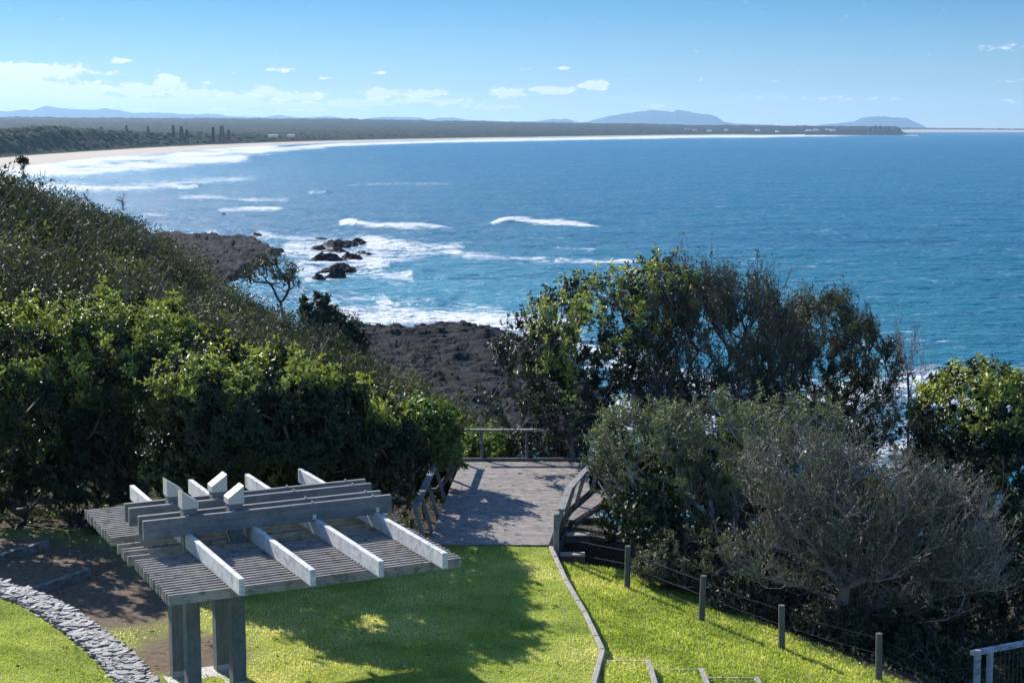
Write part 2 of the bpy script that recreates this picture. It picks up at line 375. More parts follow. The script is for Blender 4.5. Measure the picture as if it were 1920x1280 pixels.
# ------------------------------------------------------------------ sea
def px_of(x, y, z):
    d = y * math.cos(PITCH) - (z - EYE) * math.sin(PITCH); u = y * math.sin(PITCH) + (z - EYE) * math.cos(PITCH)
    return 960 + F * x / d, 640 - F * u / d
HS = EYE - SEA
dep = np.r_[np.linspace(R_(17), R_(10.6), 60)[:-1], np.linspace(R_(10.6), R_(.0489), 900)]
sr = HS / np.tan(dep); sa = np.radians(np.r_[np.linspace(-46, -26, 40)[:-1], np.linspace(-26, 26, 820), np.linspace(26, 46, 40)[1:]])
SA, SR = np.meshgrid(sa, sr); SX = SR * np.tan(SA); SY = SR * np.ones_like(SA)
PX, PY = px_of(SX, SY, SEA)
near = np.exp(-SR / 900.)
SZ = np.full_like(SX, SEA)
sw = np.sin((SY * .95 + SX * .22) / 9. + 2.5 * fbm(SX / 60, SY / 60, 2, 3)) * .28 + np.sin((SY * .9 - SX * .35) / 4.1 + 3 * fbm(SX / 30, SY / 30, 2, 9)) * .12
ch = (fbm(SX / 4.2, SY / 2.6, 4, 31) - .5) * 1.0 + (fbm(SX / 16, SY / 9, 3, 37) - .5) * .9
SZ = SZ + (sw + ch) * near
foam = np.zeros_like(SX)
def seg_d(P):
    best = np.full(PX.shape, 1e9); tt = np.zeros(PX.shape); n = len(P) - 1
    for i, (a, b_) in enumerate(zip(P[:-1], P[1:])):
        d = (b_[0] - a[0], (b_[1] - a[1]) * 3.); L = d[0] ** 2 + d[1] ** 2
        t = np.clip(((PX - a[0]) * d[0] + (PY - a[1]) * 3 * d[1]) / L, 0, 1)
        qx = PX - a[0] - t * d[0]; qy = (PY - a[1]) - t * d[1] / 3.; dd = np.hypot(qx * .22, qy)
        m_ = dd < best; best = np.where(m_, dd, best); tt = np.where(m_, (i + t) / n, tt)
    return best, tt
wob = (fbm(PX / 60, PY / 14, 4, 55) - .5) * 2
wob2 = (fbm(PX / 22, PY / 5, 4, 56) - .5) * 2
holes = sstep(fbm(PX / 75, PY / 3.2, 4, 57), .48, .72)
def streak(P, w, amt, soft=1.):
    global foam
    d, t = seg_d(P); v = amt * np.exp(-(np.clip(d / w + wob * .5 * soft + wob2 * .4 * soft, 0, 9)) ** 2) * sstep(t, -.01, .08) * sstep(1 - t, -.01, .12)
    foam = np.maximum(foam, v * (1 - holes * soft * .42))
# surf along the beach
streak([(-200, 345), (60, 318), (180, 302), (330, 291), (450, 281), (560, 275)], 10, 1.15)
streak([(40, 326), (190, 316), (330, 305), (430, 296), (470, 290)], 9, 1.0)
streak([(60, 312), (200, 300), (330, 292), (640, 271), (820, 265.5), (1000, 261.5), (1280, 256.5), (1500, 254), (1680, 252.5)], 3.2, 1.1, .4)
streak([(360, 294), (420, 290), (560, 279), (620, 275)], 4, .85)
streak([(60, 345), (180, 352), (300, 348), (400, 338), (520, 333)], 7, .62)
streak([(150, 352), (240, 353), (350, 346)], 5, .9)
streak([(0, 352), (120, 350), (200, 356)], 6, .9)
streak([(325, 371), (400, 369), (470, 374), (560, 375)], 3.5, .62)
streak([(405, 395), (460, 391), (535, 391)], 3.2, .72)
streak([(580, 364), (614, 363)], 2.2, .85)
streak([(333, 354), (375, 350)], 2.8, .95)
streak([(265, 402), (310, 406)], 3, .8)
streak([(385, 437), (410, 433)], 4, .75)
# breaking crests and white water
streak([(636, 418), (655, 419), (672, 422)], 4.2, 1.25, .3)
streak([(665, 422), (700, 426), (760, 429), (858, 428)], 1.9, 1.1, .4)
streak([(915, 420), (960, 416), (1000, 418), (1060, 421), (1138, 424)], 2.1, 1.15, .4)
streak([(470, 437), (550, 448), (650, 452)], 8, .72)
streak([(520, 462), (600, 470), (680, 478), (700, 500)], 22, .93)
streak([(550, 510), (620, 505), (700, 495), (740, 500)], 20, .85)
streak([(680, 445), (720, 462), (800, 468), (880, 470)], 11, .95)
streak([(860, 478), (960, 484), (1040, 486)], 7, .66)
streak([(1040, 464), (1120, 470)], 4, .55)
streak([(1030, 488), (1120, 490), (1210, 487)], 4.5, .66)
streak([(700, 510), (740, 520), (780, 518)], 9, .7)
streak([(690, 520), (760, 536)], 6, .55)
streak([(540, 545), (600, 560), (700, 560)], 9, .5)
streak([(710, 572), (735, 567)], 6, 1.1, .4)
streak([(600, 590), (700, 598), (800, 600), (900, 604), (1000, 612), (1100, 625)], 24, 1.15, .6)
streak([(700, 592), (740, 583), (800, 588), (900, 590), (980, 597)], 9, 1.1, .5)
streak([(880, 630), (950, 632), (1050, 645), (1250, 700), (1450, 760)], 17, 1.0)
streak([(1500, 770), (1600, 745), (1680, 715), (1740, 705), (1850, 760), (1960, 790)], 26, .95)
streak([(1100, 760), (1300, 790), (1500, 800), (1700, 830), (1900, 900)], 40, .8)
streak([(640, 348), (760, 344), (860, 346)], 2., .4)
streak([(1690, 253), (1725, 254)], 1.2, .9)
# raised crests
def crest(P, h, w):
    global SZ
    d, t = seg_d(P); SZ = SZ + h * np.exp(-(d / w) ** 2) * sstep(t, 0, .25) * sstep(1 - t, 0, .3)
crest([(625, 416), (672, 420), (760, 426), (870, 427)], 1.5, 4.5)
crest([(905, 418), (1000, 414), (1140, 421)], 1.3, 4.)
crest([(575, 362), (625, 361)], 1.3, 3)
crest([(325, 351), (380, 348)], 1.4, 3)
crest([(690, 566), (735, 560), (800, 568), (880, 575)], 1.0, 7)
crest([(690, 500), (740, 508), (820, 516)], .8, 6)
crest([(660, 440), (720, 455), (820, 462)], .9, 6)
crest([(150, 308), (300, 303), (450, 292)], 1.4, 3)
shal = np.clip(np.exp(-((PX - 820) / 330) ** 2 - ((PY - 545) / 65) ** 2) * .8 + np.exp(-((PX - 1200) / 700) ** 2 - ((PY - 580) / 120) ** 2) * .45 + np.exp(-((PX - 200) / 350) ** 2 - ((PY - 325) / 28) ** 2) * .6 + .5 * np.exp(-((PX - 1700) / 300) ** 2 - ((PY - 700) / 60) ** 2), 0, 1)
fz = np.where(SR < 700, (foam > .6) * (fbm(SX / 1.3, SY / 1.3, 3, 77) - .3) * .5, 0)
SZ = SZ + fz
m, k, b, o = new_mat('sea_water'); p = pos(k)
vor = k.noise(k.mapr(p, (.30, .55, .3)), 1., 9, .7, .6); vor2 = k.noise(k.mapr(p, (.05, .16, .1)), 1., 5, .6, .8)
fo = attr(k, 'foam'); nn = k.m('ADD', k.m('MULTIPLY', vor, .6), k.m('MULTIPLY', vor2, .4))
fm = k.rng(k.m('ADD', fo, k.m('MULTIPLY_ADD', nn, 4.2, -2.1)), .22, .95, 0, 1, True)
patch = k.noise(k.mapr(p, (.0035, .012, 1)), 1., 4, .55)
deep = k.mix(k.rng(patch, .35, .65), (.006, .105, .18, 1), (.007, .14, .20, 1))
wc = k.mix(attr(k, 'shallow'), deep, (.06, .26, .32, 1))
k.put(b.inputs['Base Color'], k.mix(fm, wc, (.74, .76, .77, 1)))
k.put(b.inputs['Roughness'], k.rng(fm, 0, 1, .24, .85)); b.inputs['IOR'].default_value = 1.33; b.inputs['Specular IOR Level'].default_value = .36
w1 = k.noise(k.mapr(p, (.16, .42, 1)), 1., 3, .6, .3); w2 = k.noise(k.mapr(p, (.6, 1.5, 1)), 1., 4, .65, .4); w3 = k.noise(k.mapr(p, (.03, .07, 1)), 1., 3, .5)
bump(k, b, k.m('ADD', k.m('ADD', k.m('MULTIPLY', w1, 1.), k.m('MULTIPLY', w2, .5)), k.m('MULTIPLY', w3, 1.6)), 1., 1.3)
M['sea'] = m
g = mesh_obj('sea', np.stack([SX, SY, SZ], -1).reshape(-1, 3), grid_faces(*SX.shape), m, smooth=True, attrs={'foam': foam.ravel(), 'shallow': shal.ravel()})
tag(g, kind='structure')
del PX, PY, SX, SY, SZ, SA, SR, foam, shal, wob, wob2, near, sw, ch, fz

# ------------------------------------------------------------------ rock shelves and islets
m, k, b, o = new_mat('dark_rock'); p = pos(k)
a1 = k.noise(k.mapr(p, (.25, .8, 1.5)), 1., 8, .7, .4); a2 = k.noise(p, 2.2, 6, .7)
sx_ = k.n('ShaderNodeSeparateXYZ'); k.put(sx_.inputs[0], p)
c = k.ramp(k.m('ADD', k.m('MULTIPLY', a1, .6), k.m('MULTIPLY', a2, .4)), [(.34, (.004, .0045, .0055)), (.47, (.014, .0145, .017)), (.58, (.036, .036, .039)), (.72, (.10, .098, .10))])
wet = k.rng(sx_.outputs[2], SEA + .1, SEA + .9)
k.put(b.inputs['Base Color'], k.mix(wet, k.mix(.5, c, (.01, .01, .01, 1)), c)); k.put(b.inputs['Roughness'], k.rng(wet, 0, 1, .5, .95)); b.inputs['Specular IOR Level'].default_value = .2
bump(k, b, k.m('ADD', a1, k.m('MULTIPLY', a2, .5)), 1., .6); M['rock'] = m
def shelf(poly_px, name, step_px=(2.0, 1.2), h=1.6, seed=3, drop=.0, yr=None):
    """rock shelf heightfield inside a ragged outline given by picture points at sea level"""
    W_ = np.array([unp(px, py, SEA)[:2] for px, py in poly_px])
    x0, x1 = W_[:, 0].min() - 3, W_[:, 0].max() + 3; y0, y1 = W_[:, 1].min() - 3, W_[:, 1].max() + 3
    ym = (y0 + y1) / 2; sx_, sy_ = step_px[0] * ym / F, step_px[1] * ym * ym / F / HS
    X, Y = np.meshgrid(np.arange(x0, x1, sx_), np.arange(y0, y1, sy_))
    P = np.vstack([W_, W_[:1]])
    best = np.full(X.shape, 1e9); ins = np.zeros(X.shape, bool)
    for a, b_ in zip(P[:-1], P[1:]):
        d = b_ - a; t = np.clip(((X - a[0]) * d[0] + (Y - a[1]) * d[1]) / (d ** 2).sum(), 0, 1)
        best = np.minimum(best, np.hypot(X - a[0] - t * d[0], Y - a[1] - t * d[1]))
        cr = ((a[1] > Y) != (b_[1] > Y)); xx = (b_[0] - a[0]) * (Y - a[1]) / (b_[1] - a[1] + 1e-9) + a[0]; ins ^= cr & (X < xx)
    sdn = np.where(ins, best, -best) + (fbm(X / 5, Y / 5, 4, seed) - .5) * 7
    st = ridged(X / 16, Y / 5., 5, seed + 5) ; lump = fbm(X / 3.4, Y / 1.5, 5, seed + 9, .58); big = fbm(X / 14, Y / 9, 3, seed + 2)
    z = SEA - 1.2 + 1.7 * sstep(sdn, -1.5, 2.2) + h * (.55 * st + 1.15 * (lump - .5) + .9 * (big - .45) + .6 * (ridged(X / 4.5 + .5 * lump, Y / 2.6, 3, seed + 21) - .6)) * sstep(sdn, -.5, 3)
    z = np.round(z / .35) * .35 * .45 + z * .55
    g = mesh_obj(name, np.stack([X, Y, z], -1).reshape(-1, 3), grid_faces(*X.shape), M['rock'])
    return tag(g, kind='structure'), X, Y, z
shelf([(600, 626), (700, 622), (830, 618), (900, 621), (935, 630), (990, 638), (1030, 660), (1100, 720), (1150, 800), (1000, 830), (880, 830), (780, 760), (660, 700)], 'rock_shelf', h=1.8)
shelf([(300, 440), (345, 446), (400, 443), (450, 450), (490, 452), (500, 465), (540, 472), (520, 482), (500, 500), (470, 508), (430, 540), (330, 540), (250, 470)], 'rock_shelf', h=2.0, seed=41)
# pools lying in hollows of the near shelf
m, k, b, o = new_mat('pool_water'); b.inputs['Base Color'].default_value = (.02, .05, .09, 1); b.inputs['Roughness'].default_value = .06; bump(k, b, k.noise(pos(k), 3., 3), .15, .05); M['pool'] = m
for (px, py, w, l) in ((768, 670, 3.2, 3.0), (852, 671, 3.0, 2.2), (915, 674, 1.6, 2.0), (895, 743, 3.5, 4.0)):
    c0 = unp(px, py, SEA + 1.9); n = 36
    V = [(c0[0] + w * .5 * math.cos(2 * math.pi * i / n) * (1 + .35 * math.sin(3 * i + px)), c0[1] + l * .5 * math.sin(2 * math.pi * i / n) * (1 + .3 * math.cos(2.3 * i + px)), SEA + 1.1) for i in range(n)]
    g = mesh_obj('rock_pool', np.array(V), [list(range(n))], m); g.location.z = 0; tag(g, kind='structure')
def rock(px, py, w, dpt, h, label, seed):
    c0 = unp(px, py, SEA); n = 70
    X, Y = np.meshgrid(np.linspace(-1.5, 1.5, n), np.linspace(-1.5, 1.5, n))
    rn = (fbm(X * 1.6 + seed, Y * 1.6, 4, seed) - .5) * 1.1
    r = np.hypot(X, Y) + rn
    z = np.clip(1.05 - r ** 1.3, -1, 2) * h * (.6 + .9 * ridged(X * 1.3 + seed, Y * 2.2, 4, seed + 3)) + (fbm(X * 6, Y * 6, 3, seed) - .5) * h * .35
    z = np.where(r > 1.05, -1., z)
    V = np.stack([X * w / 2 + c0[0], Y * dpt / 2 + c0[1], z + SEA - .15], -1).reshape(-1, 3)
    return tag(mesh_obj('sea_rock', V, grid_faces(n, n), M['rock']), label, 'rock', 'dark rocks standing in the white water')
rock(632, 462, 11, 14, 1.9, 'longest and farthest black rock of the group in the white water', 1)
rock(672, 458, 5.5, 7, 1.5, 'jagged black rock at the right end of the farthest long rock', 2)
rock(632, 472, 7, 7, 1.0, 'low flat rock just in front of the longest black rock', 3)
rock(600, 467, 5, 6, 1.0, 'low black rock at the left tip of the longest black rock', 12)
rock(616, 490, 10, 9, 2.0, 'broad humped rock left of centre in the white water', 4)
rock(660, 486, 6, 6, 1.5, 'peaked black rock right of the broad humped rock', 5)
rock(682, 476, 5, 4, .8, 'small low wet rock farthest right in the white water', 6)
rock(634, 507, 8, 7, 1.4, 'sloping rock in front of the broad humped rock', 7)
rock(630, 520, 4.5, 4, 1.9, 'round boulder nearest the viewer in the white water', 8)
rock(598, 523, 2.6, 3, 1.1, 'small rock left of the round boulder', 9)
rock(480, 443, 3.5, 6, 1.0, 'small rock awash beyond the far rock shelf', 10)
rock(418, 403, 2.5, 6, .7, 'lone dark rock awash near the left white streak', 11)
rock(602, 450, 4, 5, .7, 'low rock awash behind the left of the longest rock', 13)

# ------------------------------------------------------------------ far shore: beach, dunes, forest plain, mountains
wl = [(-420, 372), (-200, 345), (-60, 326), (0, 318), (60, 310), (120, 302), (200, 295), (300, 287), (450, 276), (640, 267.5), (820, 262.5), (1000, 259), (1280, 254.5), (1500, 252.3), (1690, 251)]
bl = [(-420, 325), (-200, 312), (-60, 301), (0, 296), (60, 291), (120, 287), (200, 282), (300, 276), (450, 269.5), (640, 263.5), (820, 259.8), (1000, 257), (1280, 252.9), (1500, 251.2), (1690, 250.6)]
WL = np.array([unp(a, b_, SEA)[:2] for a, b_ in wl]); BL = np.array([unp(a, b_, SEA + 3)[:2] for a, b_ in bl])
m, k, b, o = new_mat('beach_sand'); k.put(b.inputs['Base Color'], k.mix(k.noise(k.mapr(pos(k), (.02, .02, .02)), 1., 5), (.42, .34, .25, 1), (.56, .46, .35, 1))); b.inputs['Roughness'].default_value = .9; M['sand'] = m
def resamp(P, n):
    t = np.linspace(0, len(P) - 1, n); i = np.arange(len(P)); return np.stack([np.interp(t, i, P[:, j]) for j in range(2)], -1)
n = 300; A = resamp(WL, n); B = resamp(BL, n); rows = []
for t, z in ((-.5, SEA - 2), (0, SEA - .1), (.15, SEA + .6), (.5, SEA + 1.6), (1., SEA + 3.), (1.6, SEA + 3.5)):
    q = A + (B - A) * t; rows.append(np.c_[q, np.full(n, z)])
tag(mesh_obj('beach', np.vstack(rows), grid_faces(len(rows), n), M['sand'], smooth=True), kind='structure')
# land: for every azimuth, heights rise from the back of the beach
maz = np.arctan2(BL[:, 0], BL[:, 1]); mr = BL[:, 1]
la = np.radians(np.linspace(-24, 13.7, 1500)); tt = np.r_[np.linspace(0, .12, 90)[:-1], np.geomspace(.12, 1, 200)]
r0 = np.interp(la, maz, mr); r1 = np.full_like(la, 11000.)
r0 = np.minimum(r0, 10000)
LA, T = np.meshgrid(la, tt); LR = r0 * (r1 / r0) ** T; LX = LR * np.tan(LA); LY = LR
lpx = 960 + F * np.tan(LA) * math.cos(PITCH)
off = LR - r0
# canopy top in picture rows: dune bank near, wooded plain behind
topn = np.interp(lpx, [-300, 0, 100, 200, 300, 400, 520, 640, 1000, 1280, 1690], [252, 250, 244, 248, 253, 254, 253, 253.5, 252, 249.5, 246])
topf = np.interp(lpx, [-300, 0, 300, 640, 800, 1000, 1150, 1280, 1500, 1690], [222, 221, 223.5, 225, 228, 232, 234, 237, 239, 240.5])
def z_at(py, r): return EYE + r * np.tan(np.arctan((640 - py) / F) - PITCH)
dn = 120. + .03 * r0
dune = z_at(topn, r0 + dn); hf = z_at(topf, 9000. + 0 * LR)
bank = sstep(off, 0, dn) * (dune - SEA - 3) + SEA + 3.2
t2 = sstep(off, dn, dn + 500)
plain = SEA + 9 + (hf - SEA - 9) * np.clip((LR - r0 - dn) / (9000 - r0), 0, 1.05) ** 1.3
LZ = bank * (1 - t2) + np.minimum(plain, 1e9) * t2
cell = 9 + LR * .0016
can = (1 - 2 * np.abs(fbm(LX / cell, LY / cell, 3, 60) - .5) * 2) * 3.2 + (fbm(LX / 60, LY / 90, 4, 61) - .5) * 8 * (1 + LR / 5000) * sstep(off, 60, 400) + (vnoise(LX / cell * 1.7, LY / cell * 1.7, 64)) * 2.5
can = can * sstep(off, 0, 60) * np.where(LR < 3000, 1, .9)
fring = sstep(13.7 - np.degrees(LA), 0, .3)
LZ = SEA - 1 + (LZ + can - SEA + 1) * fring
m, k, b, o = new_mat('distant_bush'); p = pos(k)
f1 = k.noise(k.mapr(p, (.012, .006, .02)), 1., 6, .65); f2 = k.noise(k.mapr(p, (.11, .07, .1)), 1., 4, .7); v = attr(k, 'bank')
c0 = k.ramp(k.m('ADD', k.m('MULTIPLY', f1, .5), k.m('MULTIPLY', f2, .5)), [(.33, (.012, .018, .012)), (.5, (.026, .031, .019)), (.66, (.052, .05, .034))])
c1 = k.ramp(k.m('ADD', k.m('MULTIPLY', f1, .5), k.m('MULTIPLY', f2, .5)), [(.33, (.012, .022, .010)), (.5, (.030, .042, .018)), (.66, (.065, .075, .032))])
k.put(b.inputs['Base Color'], k.mix(v, c0, c1)); b.inputs['Roughness'].default_value = 1.; b.inputs['Specular IOR Level'].default_value = .1
bump(k, b, f2, 1., 4.); M['bush'] = m
g = mesh_obj('distant_woodland', np.stack([LX, LY, LZ], -1).reshape(-1, 3), grid_faces(*LX.shape), m, smooth=True, attrs={'bank': (1 - sstep(off, dn, dn + 350)).ravel()})
tag(g, 'dark coastal bush and forest plain stretching behind the long beach', 'woodland', kind='stuff')
def land_z(px, r):
    a = math.atan((px - 960) / F * 1 / math.cos(PITCH)); i = int(np.argmin(np.abs(la - a))); j = int(np.argmin(np.abs(LR[:, i] - r))); return LX[j, i], LY[j, i], LZ[j, i]
# low far coast on the right with its pale beach
fc = [(1660, 243.5), (1700, 243), (1800, 243.6), (1960, 244.2), (2200, 245)]
def strip(name, pts_px, top_px, r, depth, mat, seed, n=260, rough=1.):
    xs = np.linspace(pts_px[0][0], pts_px[-1][0], n)
    yb = np.interp(xs, [a for a, _ in pts_px], [b_ for _, b_ in pts_px]); yt = np.interp(xs, [a for a, _ in top_px], [b_ for _, b_ in top_px])
    rows = []
    prof = [(-1, 0), (-.5, .5), (-.2, .9), (0, 1.), (.3, .7), (1, 0)]
    for (u, v_) in prof:
        rad = r + u * depth; X = rad * (xs - 960) / F / math.cos(PITCH)
        zt = z_at(yt + (fbm(xs * .22, xs * 0, 4, seed) - .5) * rough, r); zb = SEA - 1
        rows.append(np.c_[X, np.full(n, rad), zb + (zt - zb) * v_])
    return mesh_obj(name, np.vstack(rows), grid_faces(len(rows), n), mat, smooth=True)
tag(strip('distant_coast', [(1640, 243), (2300, 245)], [(1640, 243), (1680, 239.6), (1800, 240.8), (1920, 241.5), (2300, 242.2)], 14000, 900, M['bush'], 5, rough=1.6), kind='structure')
tag(strip('distant_beach', [(1640, 244), (2300, 245)], [(1640, 243.5), (1700, 243), (1800, 243.3), (1920, 244), (2300, 244.5)], 12000, 300, M['sand'], 6, rough=.5), kind='structure')
# point with pines at the end of the bay
tag(strip('rocky_point', [(1500, 252), (1730, 252)], [(1480, 246), (1540, 243.5), (1600, 243), (1650, 243.5), (1672, 247), (1690, 251), (1720, 253)], 7300, 330, M['bush'], 15, rough=3.5), kind='structure')

m, k, b, o = new_mat('mountain_bush'); k.put(b.inputs['Base Color'], k.mix(k.noise(k.mapr(pos(k), (.0015, .0015, .003)), 1., 6), (.025, .04, .025, 1), (.06, .075, .045, 1))); b.inputs['Roughness'].default_value = 1.; b.inputs['Specular IOR Level'].default_value = .05; M['mtn'] = m
def range_(name, prof, r, depth, seed):
    xs = np.linspace(prof[0][0], prof[-1][0], 320); ys = np.interp(xs, [a for a, _ in prof], [b_ for _, b_ in prof])
    ys = ys + (fbm(xs / 26., xs * 0 + seed, 4, seed) - .5) * 5. * np.clip((238 - ys) / 12, 0, 1)
    us = np.linspace(-1, 1, 41); X = []; rows = []
    for u in us:
        rad = r + u * depth; sh = (1 - abs(u)) ** 1.1
        nz = (ridged(xs / 30 + 40 * u / 20., xs * 0 + u * 3.2, 4, seed) - .6) * .35 * (1 - abs(u)) * abs(u) * 2
        zt = z_at(ys, r); base = SEA - 5
        rows.append(np.c_[rad * (xs - 960) / F / math.cos(PITCH), np.full(len(xs), rad), base + (zt - base) * np.clip(sh + nz, 0, 1)])
    tag(mesh_obj(name, np.vstack(rows), grid_faces(41, len(xs)), M['mtn'], smooth=True), kind='structure')
range_('mountain_range', [(-300, 222), (-150, 214), (-40, 212), (15, 209), (40, 209), (58, 206), (78, 207), (103, 198.5), (120, 201), (150, 205), (200, 206), (212, 203.5), (225, 206), (262, 211), (300, 211), (330, 212), (360, 215), (420, 218), (470, 222), (560, 226), (700, 232)], 31000, 4000, 1)
range_('mountain_range', [(340, 226), (370, 219), (396, 212), (420, 215), (455, 219), (500, 220.5), (530, 215), (552, 218), (580, 221), (615, 219), (650, 222), (700, 226)], 34000, 3000, 2)
range_('mountain_range', [(660, 230), (700, 222), (745, 218), (780, 220), (810, 223), (850, 220.5), (880, 225), (940, 228), (1000, 228), (1040, 222), (1060, 224), (1085, 229), (1120, 232)], 32000, 3000, 3)
range_('mountain_range', [(1050, 238), (1090, 230), (1120, 222), (1160, 214), (1190, 209.5), (1220, 207.5), (1245, 209), (1256, 212), (1262, 207), (1275, 208), (1300, 212), (1335, 218), (1350, 228), (1360, 229.5), (1400, 233.5), (1440, 234), (1480, 240)], 31500, 3500, 4)
range_('mountain_range', [(1490, 241), (1520, 236), (1560, 231), (1590, 229), (1603, 222), (1625, 219.5), (1660, 219), (1685, 220), (1700, 227), (1712, 233), (1725, 240), (1735, 244)], 33500, 3000, 9)

# pines standing up along the shore
M['pine'] = leaf_mat('pine_needle', [(0, (.012, .02, .014)), (1, (.035, .045, .028))], .8, .05)
def pine(px, base_py, hpx, wpx, r, label, seed):
    X, Y, Z = land_z(px, r); top = z_at(base_py - hpx, Y); bot = min(Z, z_at(base_py, Y)); h = top - bot; w = wpx * Y / F / 2
    t = empty('pine_tree', (X, Y, bot), label, 'tree', 'dark pines above the far dunes')
    b_ = MB(); b_.tube([(X, Y, bot), (X, Y, bot + h * .9)], .03 * h, 6, .01 * h); b_.build('trunk', M['bark'], t)
    rg = np.random.default_rng(seed); n = 900
    u = rg.random(n) ** .8; az_ = rg.random(n) * 2 * np.pi; rad = w * (1.08 - u) ** .8 * (.55 + .45 * rg.random(n)) * (.72 + .28 * np.sin(u * 30))
    P = np.c_[X + rad * np.cos(az_), Y + rad * np.sin(az_), bot + h * (.12 + .86 * u)]
    D = np.c_[np.cos(az_), np.sin(az_), rg.random(n) * .5]; leaves('crown', P, D, np.full(n, h * .07), .3, rg.random(n), M['pine'], t, rg)
def nrm(v): return v / (np.linalg.norm(v, axis=-1, keepdims=True) + 1e-9)
def leaves(name, P, D, L, wr, tint, mat, parent, rg=RNG, fold=.12, face=None, fk=1.):
    n = len(P); D = nrm(D); rv = rg.normal(size=(n, 3)); rv[:, 2] *= .5
    if face is not None: rv = rv * .6 + face * fk; D = nrm(D - face * (D * face).sum(1)[:, None] * .6)
    S = nrm(np.cross(D, rv)); Nn = np.cross(S, D); L = np.asarray(L)[:, None]
    a = P; tip = P + D * L; l = P + D * L * .48 + S * L * wr * .5 + Nn * L * fold; r = P + D * L * .48 - S * L * wr * .5 + Nn * L * fold
    V = np.stack([a, r, tip, l], 1).reshape(-1, 3); i = np.arange(n)[:, None] * 4
    Fc = np.concatenate([i + np.array([[0, 1, 2]]), i + np.array([[0, 2, 3]])], 1).reshape(-1, 3)
    return mesh_obj(name, V, Fc, mat, parent, attrs={'tint': np.repeat(tint, 4)})
pines = [(55, 244, 6, 6, 'tiny'), (69, 242, 6, 5, 'tiny'), (80, 243, 5, 5, 'tiny'), (116, 247, 11, 8, 'dark narrow'), (162, 253, 9, 5, 'thin'), (168, 254, 14, 7, 'slim'), (177, 253, 12, 7, 'slim'), (204, 250, 12, 11, 'round topped'),
         (215, 252, 7, 6, 'stubby'), (227, 255, 12, 6, 'thin'), (250, 253, 18, 9, 'tall conical'), (289, 257, 20, 10, 'tall conical'), (336, 257, 22, 8, 'tallest column shaped'), (351, 255, 18, 11, 'broad'), (360, 255, 12, 9, 'bushy'), (409, 254, 16, 6, 'pale thin'),
         (426, 253, 17, 14, 'broad dark'), (438, 255, 12, 10, 'short dark')]
for i, (px, by, hp, wp, kind_) in enumerate(pines):
    pine(px, by, hp, wp, 1750 + 2.2 * px, '%s pine above the dunes, number %d from the left' % (kind_, i + 1) if False else '%s pine on the far dunes, %s' % (kind_, ['at the far left edge', 'just right of the leftmost pine', 'third from the left edge', 'above the left bush bank', 'left of a pair of slim pines', 'left one of two slim pines', 'right one of two slim pines', 'above the middle of the bank', 'beside the round topped pine', 'left of the tall conical ones', 'left of two tall ones', 'right of two tall ones', 'standing clear by itself', 'right beside the tallest one', 'touching the broad one', 'alone left of the dark pair', 'left of the dark pair', 'right of the dark pair'][i]), 100 + i)
for i, px in enumerate((1622, 1630, 1640, 1648, 1655)):
    pine(px, 243, 5 + (i * 7) % 4, 4, 7200, 'tiny pine on the distant point, %s' % ['first from the left', 'second from the left', 'middle of five', 'second from the right', 'nearest the tip'][i], 200 + i)
# small pale houses of the far town
m, k, b, o = new_mat('pale_wall'); b.inputs['Base Color'].default_value = (.62, .6, .56, 1); M['hwall'] = m
m, k, b, o = new_mat('pale_roof'); b.inputs['Base Color'].default_value = (.38, .36, .35, 1); M['hroof'] = m
houses = [(512, 252, 18, 3000, 'long low'), (545, 252, 14, 3100, 'broad'), (1290, 241, 12, 7000, 'long white'), (1303, 242.5, 9, 6700, 'pale'), (1330, 243.5, 8, 6600, 'small'), (1362, 242, 7, 6800, 'small'), (1420, 242.5, 8, 6800, 'small'), (1457, 245, 6, 6500, 'small'), (1517, 243, 11, 6900, 'wide'), (1530, 242, 9, 7000, 'wide'), (1553, 241.5, 9, 7000, 'wide'), (1562, 242.5, 8, 6900, 'pale')]
for i, (px, py, w, r, kd) in enumerate(houses):
    p = at(px, py, r); ww = w * r / F / 2; hh = 1.9 * r / F; X, Y, Z = p[0], p[1], min(p[2] - hh, p[2])
    t = empty('house', (X, Y, Z - 12), '%s house among far trees, %s' % (kd, ['leftmost above the beach', 'right neighbour of the leftmost', 'at the left end of the far town', 'second in the far town', 'third in the far town', 'fourth in the far town', 'fifth in the far town', 'sixth, just above the beach', 'left of a row near the point', 'second of the row near the point', 'third of the row near the point', 'last before the point'][i]), 'house', 'far houses among trees')
    b_ = MB(); b_.box(X - ww, X + ww, Y - 6, Y + 6, Z - 3, Z + hh * .55); b_.build('wall', M['hwall'], t)
    b_ = MB(); z0 = Z + hh * .55 + .02; V = [(X - ww - 1, Y - 7, z0), (X + ww + 1, Y - 7, z0), (X + ww + 1, Y + 7, z0), (X - ww - 1, Y + 7, z0), (X - ww * .7, Y, z0 + hh * .6), (X + ww * .7, Y, z0 + hh * .6)]
    mesh_obj('roof', np.array(V), [[0, 1, 5, 4], [1, 2, 5], [2, 3, 4, 5], [3, 0, 4], [3, 2, 1, 0]], M['hroof'], t)


